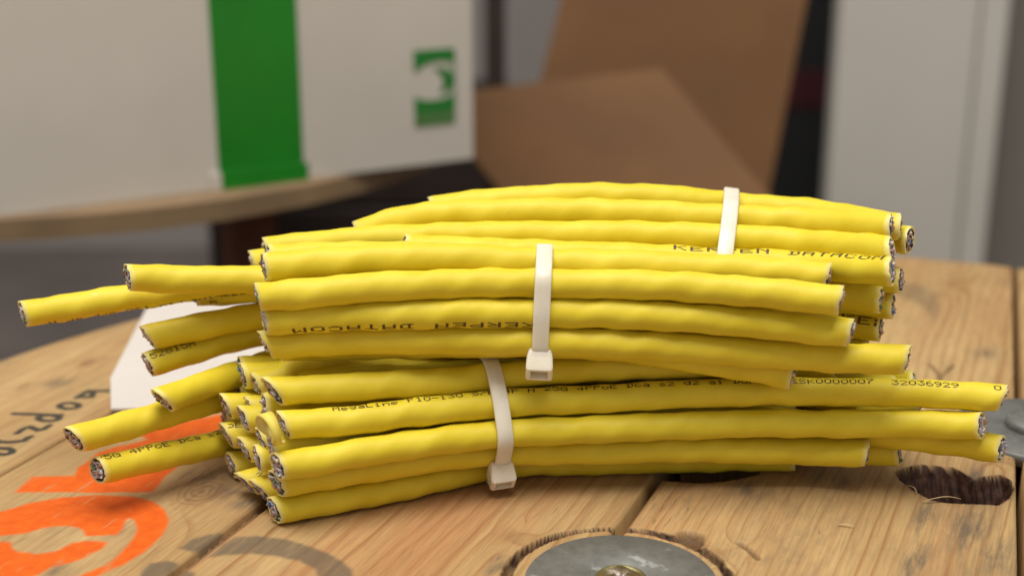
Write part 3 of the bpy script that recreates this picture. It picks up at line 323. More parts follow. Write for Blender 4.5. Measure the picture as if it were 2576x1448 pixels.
# ---------------------------------------------------------------- numeric helpers
def vnoise(x, y, seed=0):
    # smooth value noise, numpy
    rs = np.random.RandomState(seed); g = rs.rand(256, 256)
    xi = np.floor(x).astype(int); yi = np.floor(y).astype(int); fx = x - xi; fy = y - yi
    fx = fx*fx*(3 - 2*fx); fy = fy*fy*(3 - 2*fy)
    a = g[xi % 256, yi % 256]; b = g[(xi + 1) % 256, yi % 256]; c = g[xi % 256, (yi + 1) % 256]; d = g[(xi + 1) % 256, (yi + 1) % 256]
    return (a*(1 - fx) + b*fx)*(1 - fy) + (c*(1 - fx) + d*fx)*fy
def fbm(x, y, seed=0, o=3):
    r = 0; a = 0.5
    for k in range(o): r = r + a*vnoise(x*2**k, y*2**k, seed + k); a *= 0.5
    return r
def seg_dist(px, py, pts, closed=False):
    d = np.full(px.shape, 1e9); n = len(pts)
    for i in range(n if closed else n - 1):
        ax, ay = pts[i]; bx, by = pts[(i + 1) % n]; dx, dy = bx - ax, by - ay; L = dx*dx + dy*dy + 1e-9
        t = np.clip(((px - ax)*dx + (py - ay)*dy)/L, 0, 1)
        d = np.minimum(d, np.hypot(px - ax - t*dx, py - ay - t*dy))
    return d
def in_poly(px, py, pts):
    r = np.zeros(px.shape, bool); n = len(pts)
    for i in range(n):
        x1, y1 = pts[i]; x2, y2 = pts[(i + 1) % n]
        k = ((y1 > py) != (y2 > py)) & (px < (x2 - x1)*(py - y1)/(y2 - y1 + 1e-12) + x1)
        r ^= k
    return r
def sdf(px, py, pts):        # positive inside, mm
    d = seg_dist(px, py, pts, True); return np.where(in_poly(px, py, pts), d, -d)
def smooth(x, a, b):
    t = np.clip((x - a)/(b - a), 0, 1); return t*t*(3 - 2*t)

# ---------------------------------------------------------------- the setting
FLOOR = -0.46
v, f = box_vf(-6, 6, -3, 6, FLOOR - 0.05, FLOOR)
o = obj('floor', v, f, M['floor'], smooth=False); o['kind'] = 'structure'
v, f = box_vf(-6, 6, 1.90, 2.0, FLOOR, 2.6)
o = obj('wall', v, f, M['wall'], smooth=False); o['kind'] = 'structure'

# ---------------------------------------------------------------- the cable drum the bundles lie on
ANG = math.radians(67.5)                       # board direction
DC = np.array([0.0893, -0.0555]); DR = 0.3336  # disc centre and radius
eu = np.array([math.cos(ANG), math.sin(ANG)]); ew = np.array([-math.sin(ANG), math.cos(ANG)])
UC, WC = float(DC @ eu)*1000, float(DC @ ew)*1000     # disc centre in the board frame, mm
RM = DR*1000
drum = tag(empty('cable_drum', (0, 0, 0), ANG), 'round cable drum of spruce boards with orange stencil paint, under the yellow cables', 'cable drum')
THK = 22.0
WASHERS = [(-19.4, -38.3, 25.2), (124.0, -131.0, 25.0)]
KNOTS = [(-16.0, 91.0, 9.0, 0.75, 1.5), (57.7, 190.8, 3.2, 0.8, 1.6), (30.5, 196.8, 2.2, 0.5, 2.0), (278.0, -88.0, 5.0, 0.3, 1.8),
         (5.0, -60.0, 3.0, 0.35, 1.6), (-8.0, -4.0, 3.2, 0.35, 1.5), (96.0, -121.0, 3.0, 0.6, 1.0)]
def plank(wa, wb, slope_a, slope_b, seed, grain, red, grime, dense, period):
    # wa < wb are its edges in the board frame (mm) at u = 0
    if dense:
        us = np.concatenate([np.arange(-400, -85, 12.), np.arange(-85, 100, 0.7), np.arange(100, 175, 0.95), np.arange(175, 345, 2.0), np.arange(345, 420, 12.)])
        nw = int((wb - wa)/0.65)
    else:
        us = np.arange(-400, 420, 10.); nw = 12
    ws = np.linspace(0, 1, nw)
    U = np.repeat(us[:, None], nw, 1)
    W = (wa + slope_a*U)*(1 - ws) + (wb + slope_b*U)*ws
    rr = np.maximum(RM**2 - (W - WC)**2, 1.0)**0.5
    rr = rr + 1.2*fbm(W/6, W*0 + seed, seed)           # uneven saw cut along the rim
    keep_lo = UC - rr; keep_hi = UC + rr
    U = np.clip(U, keep_lo, keep_hi)
    Z = np.zeros_like(U)
    A = {k: np.zeros_like(U) for k in ('knot', 'orange', 'grey', 'ink', 'dark', 'stain')}; KR = np.zeros_like(U)
    edge = np.minimum(W - (wa + slope_a*U), (wb + slope_b*U) - W)
    er = 0.8 + 1.2*fbm(U/9, W*0 + 7.3, seed + 3)
    Z -= 0.9*np.clip(1 - edge/er, 0, 1)**2
    rim = RM - np.hypot(U - UC, W - WC); Z -= 1.0*np.clip(1 - rim/2.5, 0, 1)**2
    Z += 0.35*(fbm(U/70, W/25, seed + 5) - 0.45)
    ring = (W + 14*(fbm(U/130, W/60, seed + 9) - 0.45))/period
    for ku, kw, kr, ks, el in KNOTS:
        d = np.hypot((U - ku)/el, W - kw)
        jag = kr*(0.8 + 0.45*fbm(U/2.5, W/2.5, 31))
        A['knot'] = np.maximum(A['knot'], ks*(0.75*smooth(-d, -jag, -jag*0.45) + 0.25*smooth(-d, -jag*2.2, -jag*0.5)))
        KR = np.where(d < kr*2.5, d/(kr*0.22) + 1.2*fbm(U/3, W/3, 9), KR)
        ring = ring + (kr*2.2/period)*np.exp(-(d/(kr*1.7))**2)*np.sign(W - kw + 0.01)*1.0
    if dense:
        for su, sw, sr_, se in STAINS: A['stain'] = np.maximum(A['stain'], 0.9*np.exp(-(((U - su)/(se*1.3))**2 + ((W - sw)/(sr_*0.75))**2)))
        jit = 0.9*(fbm(U/1.6, W/1.6, 12) - 0.45)
        for p in ORANGE: A['orange'] = np.maximum(A['orange'], smooth(sdf(U, W, p) + jit, -0.7, 0.8))
        for p in GREY: A['grey'] = np.maximum(A['grey'], 0.85*smooth(sdf(U, W, p) + jit, -1.0, 0.9))
        for p in FAINT: A['grey'] = np.maximum(A['grey'], 0.5*smooth(sdf(U, W, p) + jit, -2.0, 2.0))
        for p in INK: A['ink'] = np.maximum(A['ink'], smooth(-seg_dist(U, W, p), -1.6, -0.8))
        # the torn gouge with its ridged floor
        g = sdf(U, W, GOUGE); gi = smooth(g, -0.25, 0.35)
        ridge = 3.2*np.abs(((W*0.95 - U*0.30 + 0.5*fbm(U/3, W/3, 70))/2.5) % 1.0 - 0.5) + 0.9*fbm(U/2.2, W/2.2, 77)
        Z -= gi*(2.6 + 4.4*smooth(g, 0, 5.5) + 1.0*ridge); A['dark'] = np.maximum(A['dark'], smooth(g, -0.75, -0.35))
        # bored hole between two boards
        b = smooth(sdf(U, W, BORE) + 0.4*jit, -0.2, 0.4); Z -= b*50.0
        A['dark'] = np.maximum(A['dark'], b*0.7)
        # cutter groove round the near washer
        cu, cw, cr = WASHERS[0]; d = np.hypot(U - cu, W - cw); an = np.arctan2(W - cw, U - cu)
        gw = 0.35 + 1.5*fbm(an*3.2, an*0 + 2.0, 41) ; gd = np.abs(d - (cr + 3.6 + 0.7*np.sin(an - 0.6)) + 0.8*(fbm(U/2.2, W/1.2, 44) - 0.45))
        gm = smooth(-gd, -gw*1.35, -gw*0.55); Z -= gm*(2.0 + 0.8*fbm(U/1.2, W/1.2, 8))
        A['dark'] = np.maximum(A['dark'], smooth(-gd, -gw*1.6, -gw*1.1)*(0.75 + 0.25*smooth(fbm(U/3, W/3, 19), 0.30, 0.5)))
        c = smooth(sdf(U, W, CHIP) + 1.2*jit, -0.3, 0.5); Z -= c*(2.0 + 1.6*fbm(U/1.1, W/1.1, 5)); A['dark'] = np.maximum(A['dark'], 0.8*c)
        for p in CRACKS:
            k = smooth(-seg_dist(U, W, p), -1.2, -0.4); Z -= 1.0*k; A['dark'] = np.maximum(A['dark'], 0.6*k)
    nu = len(us)
    top = np.stack([U, W, Z], -1).reshape(-1, 3)
    idx = np.arange(nu*nw).reshape(nu, nw)
    q = np.stack([idx[:-1, :-1], idx[1:, :-1], idx[1:, 1:], idx[:-1, 1:]], -1).reshape(-1, 4)
    bor = np.concatenate([idx[:, 0][::-1], idx[0, 1:], idx[1:, -1], idx[-1, ::-1][1:-1]])
    low = top[bor].copy(); low[:, 2] = -THK; n0 = len(top)
    k = np.arange(len(bor)); k2 = (k + 1) % len(bor)
    skirt = np.stack([bor[k], bor[k2], n0 + k2, n0 + k], -1)
    V = np.concatenate([top, low])/1000.0
    att = {kk: np.concatenate([a.reshape(-1), np.zeros(len(bor))]) for kk, a in A.items()}
    att['ring'] = np.concatenate([ring.reshape(-1), ring.reshape(-1)[bor] + 0.0])
    att['knotr'] = np.concatenate([KR.reshape(-1), np.zeros(len(bor))])
    for kk, val in (('seed', seed*3.71), ('grain', grain), ('red', red), ('grime', grime)): att[kk] = np.full(len(V), val)
    o = obj('plank', V, np.concatenate([q, skirt]), M['wood'], drum, True, None, att)
    return o
PL = [(154.6, 231.0, 0, 0, 11, 0.35, 0.25, 0.6, True, 7.0),
      (71.5, 153.4, 0, 0, 23, 0.55, 0.15, 0.7, True, 6.2),
      (-27.4, 68.4, 0, 0, 37, 1.0, 0.75, 0.3, True, 6.5),
      (-133.6, -30.4, 0.07, 0, 52, 0.75, 0.35, 0.8, True, 4.2),
      (-230.0, -136.0, 0, 0.07, 61, 0.6, 0.3, 0.6, True, 6.0),
      (-330.0, -231.5, 0, 0, 73, 0.6, 0.3, 0.5, False, 6.0),
      (-433.0, -331.5, 0, 0, 88, 0.6, 0.3, 0.5, False, 6.0)]
for a in PL: plank(*a)
# cross boards under the gaps, drum core and lower flange
for k in range(7):
    x0 = UC - RM + 6 + k*94.5; x1 = x0 + 92
    xm = max(abs(x0 - UC), abs(x1 - UC)); h = math.sqrt(max(RM**2 - xm**2, 900)) - 4
    v, f = box_vf(x0/1000, x1/1000, (WC - h)/1000, (WC + h)/1000, -0.075, -0.052)
    obj('cross_board', v, f, M['wood_plain'], drum, False)
v, f = lathe([(0.0, -0.42), (0.15, -0.42), (0.15, -0.0755), (0.0, -0.0755)], 48, UC/1000, WC/1000); obj('core', v, f, M['core_wood'], drum, True)
v, f = lathe([(0.0, FLOOR), (DR, FLOOR), (DR, -0.42), (0.0, -0.42)], 64, UC/1000, WC/1000); obj('lower_flange', v, f, M['wood_plain'], drum, False)
# splintered strip wedged in the gap beside the orange board
us = np.arange(-95, 30, 0.8); V = []; F = []
for i, u in enumerate(us):
    wob = 0.25*math.sin(u*0.9) + 0.2*math.sin(u*2.3)
    for w in (-1.05, -0.45, 0.15, 0.75, 1.05):
        zz = -1.5 - 0.9*abs(math.sin(u*0.55 + w*2.2)) - (2.0 if abs(w) > 1 else 0) - 0.10*max(0, u + 22)
        V.append((u/1000, (70.0 + w*1.1 + wob*0.3)/1000, zz/1000))
    if i:
        for k in range(4): a = (i-1)*5 + k; F.append((a, a + 5, a + 6, a + 1))
nV = len(V)
o = obj('splinter', V, F, M['wood'], drum, True, None, dict(ring=[q[1]*900 for q in V], seed=[5.0]*nV, grain=[1.0]*nV, red=[0.8]*nV, grime=[1.0]*nV, stain=[0.5]*nV, knot=[0.7]*nV, knotr=[0.8]*nV, orange=[0]*nV, grey=[0]*nV, ink=[0]*nV, dark=[0.0]*nV))
# washers with their bolts
for i, (u, w, r) in enumerate(WASHERS):
    prof = [(0.0055, -0.002), (r/1000 - 0.0005, -0.002), (r/1000, 0.0003), (r/1000, 0.0016), (r/1000 - 0.0006, 0.0022), (0.0058, 0.0024), (0.0055, 0.0018), (0.0055, -0.002)]
    v, f = lathe(prof, 96)
    wo = obj('washer', v, f, M['zinc'], drum, True); wo.location = (u/1000, w/1000, -0.0020 if i == 0 else -0.001)
    if i == 0:
        v, f = lathe([(0.0, 0.0006), (0.0066, 0.0006), (0.0067, 0.0028), (0.0062, 0.0033), (0.0056, 0.0034), (0.0053, 0.0030), (0.0, 0.0030)], 48)
        n_ = obj('nut_collar', v, f, M['brass'], wo)
        v, f = lathe([(0.0052, 0.0028), (0.0051, 0.0033), (0.0044, 0.0037), (0.0034, 0.0034), (0.0022, 0.0038), (0.0010, 0.0035), (0.0001, 0.0036)], 40)
        v = [(x*(1 + 0.05*math.sin(5*math.atan2(y, x))), y, z + 0.00025*math.sin(3*math.atan2(y, x) + r)) for x, y, z in v]
        obj('bolt_end', v, f, M['bright'], wo)
    else:
        v, f = lathe([(0.0, 0.0006), (0.0090, 0.0006), (0.0094, 0.0040), (0.0085, 0.0052), (0.0, 0.0056)], 40); obj('bolt_head', v, f, M['zinc'], wo)
# loose slivers of wood by the gouge
rs = random.Random(4)
def sliver(x, y, L, a, lift, name='wood_sliver'):
    n = 6; V = []; F = []
    for i in range(n + 1):
        tt = i/n; wdt = 0.00018*math.sin(PI*(0.12 + 0.88*tt)) + 0.00004
        px = x + L*(tt - 0.5)*math.cos(a) + 0.0004*math.sin(5*tt); py = y + L*(tt - 0.5)*math.sin(a)
        z = 0.0006 + lift*4*tt*(1 - tt)
        for sx, sz in ((-1, 0), (0, 0.9), (1, 0), (0, -0.6)): V.append((px - sx*wdt*math.sin(a), py + sx*wdt*math.cos(a), z + sz*0.00015))
        if i:
            for k in range(4): b = (i-1)*4; F.append((b + k, b + (k+1) % 4, b + 4 + (k+1) % 4, b + 4 + k))
    F += [(3, 2, 1, 0), tuple(n*4 + k for k in range(4))]
    return V, F
SL = [((0.1235, 0.0125, 0.012, 0.15, 0.0012), 'long pale wood sliver curling over the front rim of the dark gouge'),
      ((0.1165, 0.0195, 0.005, 1.9, 0.001), 'short pale wood sliver standing at the left corner of the dark gouge'),
      ((0.0925, -0.003, 0.005, -0.3, 0.0003), 'tiny pale wood chip lying on the board in front of the gouge')]
pale = plain('fresh_wood_sliver', (0.62, 0.46, 0.24), 0.6)
for a, lb in SL:
    V, F = sliver(*a); tag(obj('wood_sliver', V, F, pale), lb, 'wood sliver', 'loose wood slivers on the drum')

# ---------------------------------------------------------------- white sheet under the fanned cable ends
nx, ny = 14, 22; c00 = np.array([-0.133, 0.0793]); e_ = np.array([-0.0077, 0.0272]); V = []; F = []
P0 = np.array([[-0.1330, 0.0790], [-0.1407, 0.1065], [-0.1478, 0.1950], [-0.060, 0.235], [0.010, 0.190], [-0.010, 0.085]])
cen = P0.mean(0); outl = []
for i in range(len(P0)):
    a, b = P0[i], P0[(i + 1) % len(P0)]
    for k in range(6): outl.append(a + (b - a)*k/6)
m = len(outl)
for lay, zz in ((0, 0.0007), (1, 0.0016)):
    for p in outl: V.append((p[0], p[1], zz + 0.0012*max(0, (p - cen) @ np.array([-0.8, 0.6])/0.1)))
    V.append((cen[0], cen[1], zz))
for i in range(m):
    j = (i + 1) % m; F += [(j, i, m), (m + 1 + i, m + 1 + j, 2*m + 1), (i, j, m + 1 + j, m + 1 + i)]
tag(obj('card_sheet', V, F, M['paper'], smooth=False), 'white card sheet lying on the drum beneath the fanned cable ends', 'card')

# ---------------------------------------------------------------- second drum with the white carton
D2 = np.array([-0.304, 0.600]); R2 = 0.269
drum2 = tag(empty('round_table', (D2[0], D2[1], 0), math.radians(40)), 'round plank table with reddish legs standing behind under the white carton', 'table')
wd = 0.0895; k = -3
for k in range(-3, 3):
    y0, y1 = k*wd + 0.0008, (k + 1)*wd - 0.0008
    n = 14; P_ = []
    ys = np.linspace(y0, y1, n); xs = np.sqrt(np.maximum(R2**2 - ys**2, 1e-6))
    ring = [(x, y) for x, y in zip(xs, ys)] + [(-x, y) for x, y in zip(xs[::-1], ys[::-1])]
    mm = len(ring)
    V = [(x, y, -0.0125) for x, y in ring] + [(x, y, -0.0008) for x, y in ring] + [(x*0.996, y*0.996, 0.0) for x, y in ring]
    F = [tuple(range(mm - 1, -1, -1)), tuple(range(2*mm, 3*mm))]
    for l in range(2):
        for i in range(mm): j = (i + 1) % mm; F.append((l*mm + i, l*mm + j, l*mm + mm + j, l*mm + mm + i))
    obj('plank', V, F, M['wood_plain'], drum2, False)
ca, sa = math.cos(-math.radians(40)), math.sin(-math.radians(40))
for wx, wy in ((-0.166, 0.525), (-0.47, 0.58), (-0.235, 0.80)):
    dx, dy = wx - D2[0], wy - D2[1]; lx, ly = dx*ca - dy*sa, dx*sa + dy*ca
    v, f = lathe([(0.0001, FLOOR), (0.011, FLOOR), (0.0125, FLOOR + 0.2), (0.0135, -0.0128), (0.0001, -0.0128)], 20, lx, ly); obj('leg', v, f, M['leg_wood'], drum2, True)

Bp = np.array([-0.0233, 0.4739]); YAW = math.radians(30.1)
carton = tag(empty('carton', (Bp[0], Bp[1], 0.0), YAW), 'white carton with a broad green tape stripe standing on the round table', 'carton')
BL, BD, BH = 0.42, 0.30, 0.30                       # local x from -BL to 0, y from 0 back, z up
def cpart(name, x0, x1, y0, y1, z0, z1, m, b=0.0006):
    v, f = box_vf(x0, x1, y0, y1, z0, z1, b); return obj(name, v, f, m, carton, False)
cpart('front_panel', -BL, 0, 0, 0.004, 0.0003, BH, M['carton_white'], 0.0)
cpart('side_panel', -0.004, 0, 0.0042, BD - 0.0042, 0.0006, BH, M['carton_white'])
cpart('side_panel', -BL, -BL + 0.004, 0.0042, BD - 0.0042, 0.0006, BH, M['carton_white'])
cpart('back_panel', -BL, 0, BD - 0.004, BD, 0.0006, BH, M['carton_white'])
cpart('lid', -BL, 0, 0, BD, BH + 0.0005, BH + 0.0045, M['carton_white'])
cpart('bottom_panel', -BL + 0.0042, -0.0042, 0.0042, BD - 0.0042, 0.001, 0.005, M['carton_white'])
cpart('bottom_flap', -0.1625, -0.1568, -0.0022, -0.0002, 0.0002, 0.0095, M['carton_white'], 0.0002)
cpart('tape_stripe', -0.1575, -0.1085, -0.0007, -0.0001, 0.0100, BH, M['tape'], 0.0001)
cpart('tape_end', -0.1565, -0.1065, -0.0028, -0.0017, -0.0002 + 0.0004, 0.0102, M['tape'], 0.0002)
def flat(name, pts, m):
    V = [(x/1000, -0.0005, z/1000) for x, z in pts] + [(x/1000, -0.0001, z/1000) for x, z in pts]; n = len(pts)
    F = [tuple(range(n)), tuple(range(2*n - 1, n - 1, -1))] + [(i, n + i, n + (i+1) % n, (i+1) % n) for i in range(n)]
    return obj(name, V, F, m, emblem, False)
emblem = empty('emblem'); emblem.parent = carton
S = lambda x, y: (-38.4 + (x - 450)/530*26.5, 67.2 - (y - 170)/1060*44.3)
flat('emblem_top', [S(450, 172), S(450, 480)] + [S(x, y) for x, y in ((520, 420), (600, 372), (690, 345), (780, 335), (870, 345), (980, 385))] + [S(980, 172)], M['print_green'])
flat('emblem_base', [S(450, 800)] + [S(450, 1040), S(980, 1040), S(980, 800)] + [S(x, y) for x, y in ((900, 845), (800, 868), (700, 875), (600, 868), (520, 845))], M['print_green'])
flat('emblem_footer', [S(450, 1042), S(450, 1230), S(980, 1230), S(980, 1042)], M['print_pale'])
flat('emblem_edge', [S(948, 395), S(965, 500), S(970, 600), S(965, 700), S(948, 795), S(982, 795), S(982, 395)], M['print_green'])
flat('emblem_crescent', [S(700, 430), S(840, 435), S(940, 500), S(975, 600), S(950, 700), S(880, 765), S(780, 795), S(815, 710), S(825, 620), S(805, 540), S(760, 480)][::-1], M['print_green'])

# ---------------------------------------------------------------- open brown cardboard box behind
cb = tag(empty('cardboard_box', (0.08, 0.64, FLOOR)), 'open brown cardboard box with raised flaps behind the cable bundles', 'cardboard box')
def wpart(name, quad, thick, m, parent, off):
    q = [np.array(p, float) - np.array(off) for p in quad]
    n = np.cross(q[1] - q[0], q[2] - q[0]); n = n/np.linalg.norm(n)*thick
    V = q + [p + n for p in q]; k = len(q)
    F = [tuple(range(k - 1, -1, -1)), tuple(range(k, 2*k))] + [(i, (i+1) % k, k + (i+1) % k, k + i) for i in range(k)]
    return obj(name, V, F, m, parent, False)
OFF = (0.08, 0.64, FLOOR); zt = -0.068
X0, X1, Y0, Y1 = -0.03, 0.200, 0.616, 0.816
wpart('front_wall', [(X0, Y0, FLOOR + .002), (X1, Y0, FLOOR + .002), (X1, Y0, zt), (X0, Y0, zt)], -0.004, M['carton'], cb, OFF)
wpart('back_wall', [(X0, Y1, FLOOR + .002), (X1, Y1, FLOOR + .002), (X1, Y1, zt - 0.02), (X0, Y1, zt - 0.05)], 0.004, M['carton'], cb, OFF)
wpart('side_wall', [(X0, Y0 + .005, FLOOR + .002), (X0, Y1 - .005, FLOOR + .002), (X0, Y1 - .005, zt - .05), (X0, Y0 + .005, zt)], 0.004, M['carton'], cb, OFF)
wpart('side_wall', [(X1, Y0 + .005, FLOOR + .002), (X1, Y1 - .005, FLOOR + .002), (X1, Y1 - .005, zt - .05), (X1, Y0 + .005, zt)], -0.004, M['carton'], cb, OFF)
wpart('front_flap', [(0.000, 0.618, -0.066), (0.190, 0.618, -0.066), (0.112, 0.700, 0.020), (-0.055, 0.700, 0.0005), (-0.058, 0.690, -0.008)], -0.004, M['carton'], cb, OFF)
wpart('back_flap', [(-0.004, 0.812, -0.113), (0.217, 0.812, -0.113), (0.262, 0.880, 0.104), (0.056, 0.880, 0.104)], -0.004, M['carton'], cb, OFF)

# ---------------------------------------------------------------- things far behind
cab = tag(empty('cabinet', (0.34, 1.12, FLOOR)), 'pale grey tall cabinet at the right edge behind the drum', 'cabinet')
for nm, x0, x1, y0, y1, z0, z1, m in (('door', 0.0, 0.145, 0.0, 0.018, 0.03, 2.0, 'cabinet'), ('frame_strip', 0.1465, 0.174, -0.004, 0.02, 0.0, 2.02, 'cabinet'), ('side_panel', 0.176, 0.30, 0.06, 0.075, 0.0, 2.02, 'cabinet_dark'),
        ('carcass', 0.004, 0.172, 0.021, 0.05, 0.0, 2.0, 'cabinet')):
    v, f = box_vf(x0, x1, y0, y1, z0, z1, 0.002); obj(nm, v, f, M[m], cab, False)
case = tag(empty('equipment_case', (0.37, 1.45, FLOOR)), 'black equipment case with a dark red stripe in the gap beside the cabinet', 'case')
v, f = box_vf(-0.13, 0.10, 0.0, 0.2, 0.0, 1.30, 0.004); obj('body', v, f, M['black'], case, False)
v, f = box_vf(-0.129, 0.099, -0.003, -0.0002, 0.315, 0.365, 0.0005); obj('stripe', v, f, M['red'], case, False)
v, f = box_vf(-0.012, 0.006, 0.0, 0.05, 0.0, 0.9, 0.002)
o = obj('dark_upright', v, f, M['dark_fill'], None, False); o.location = (-0.012, 0.90, FLOOR); tag(o, 'dark narrow post in the gap right of the white carton', 'upright')  # narrow near-black upright placed beside the carton's right edge

filler = tag(empty('filler', (-0.12, 0.90, FLOOR)), 'dark slatted crate in the shade beside the round table', 'filler')  # slatted block added so the gap behind the table comes out dark
for k in range(5):
    v, f = box_vf(-0.16, 0.115, 0.0, 0.016, 0.004 + k*0.080, 0.004 + k*0.080 + 0.077, 0.002); obj('slat', v, f, M['dark_fill'], filler, False)
for x0 in (-0.155, 0.085):
    v, f = box_vf(x0, x0 + 0.025, 0.0165, 0.04, 0.0, 0.403, 0.002); obj('batten', v, f, M['dark_fill'], filler, False)
v, f = box_vf(-0.16, 0.115, 0.0405, 0.25, 0.0, 0.40, 0.002); obj('body', v, f, M['dark_fill'], filler, False)

# ---------------------------------------------------------------- cables
CAMP = np.array([0, -0.354, 0.18])
def catmull(q, step):
    P = np.vstack([2*q[0] - q[1], q, 2*q[-1] - q[-2]]); r = []
    t = np.linspace(0, 1, 12, endpoint=False)[:, None]
    for i in range(1, len(P) - 2):
        a, b, c, e = P[i-1:i+3]
        r.append(.5*((2*b) + (c - a)*t + (2*a - 5*b + 4*c - e)*t*t + (-a + 3*b - 3*c + e)*t**3))
    r.append(P[-2][None]); r = np.vstack(r)
    s = np.r_[0, np.cumsum(np.linalg.norm(np.diff(r, axis=0), axis=1))]
    n = max(8, int(s[-1]/step)); ss = np.linspace(0, s[-1], n + 1)
    return np.stack([np.interp(ss, s, r[:, k]) for k in range(3)], 1), ss
def frames(p):
    t = np.gradient(p, axis=0)
    for _ in range(6): t[1:-1] = (t[:-2] + 2*t[1:-1] + t[2:])/4
    t /= np.linalg.norm(t, axis=1)[:, None]
    up = np.array([0, 0, 1.0]) - t*t[:, 2:3]; up /= np.linalg.norm(up, axis=1)[:, None]
    return t, up, np.cross(t, up)*1.0                  # third axis: away from / toward the camera
NS = 28
class Path: pass
PATHS = {}
def radius(pt, s, th):
    a = pt.amp; k = 2*PI/pt.lay
    m_ = 0.65 + 0.35*np.cos(k*0.23*s + pt.ph*3.1)
    return R0*pt.scale*(1 + a*m_*np.cos(k*s + 2*th + pt.ph) + 0.30*a*np.cos(2*k*s + 4*th + 2*pt.ph + 0.9) + 0.4*a*np.cos(k*0.61*s + 2*th + 1.7*pt.ph) + 0.4*a*np.cos(k*0.37*s + th + pt.ph*0.7))
CH = {}
def cut_shift(pt, end):
    # how far the slanted cut sits inward along the cable round its rim (front, up) in metres
    w, lean = pt.le if end == 0 else pt.re
    i = 0 if end == 0 else -1
    c = pt.p[i]; tout = -pt.t[0] if end == 0 else pt.t[-1]
    v = CAMP - c; d = np.linalg.norm(v); v = v/d; px = d/3537.0
    nat = float(tout @ v)
    df = float(np.clip(w/2*px - R0*nat, -0.0026, 0.0026)); du = (-lean/2 if end == 0 else lean/2)*px
    return df, float(np.clip(du, -0.0032, 0.0032))
def ring_pts(pt, i, th, r, shift):
    fr = -pt.side[i] if pt.flip else pt.side[i]
    return pt.p[i] + r[:, None]*(np.cos(th)[:, None]*pt.up[i] + np.sin(th)[:, None]*fr) + shift[:, None]*pt.t[i]
def surf(pt, s, th, lift):
    s = np.asarray(s, float); th = np.asarray(th, float)
    p = np.stack([np.interp(s, pt.s, pt.p[:, k]) for k in range(3)], -1)
    up = np.stack([np.interp(s, pt.s, pt.up[:, k]) for k in range(3)], -1)
    sd = np.stack([np.interp(s, pt.s, pt.side[:, k]) for k in range(3)], -1)
    r = radius(pt, s, th) + lift
    return p + r[..., None]*(np.cos(th)[..., None]*up + np.sin(th)[..., None]*sd)
COL = ['w_blue', 'w_orange', 'w_green', 'w_brown']
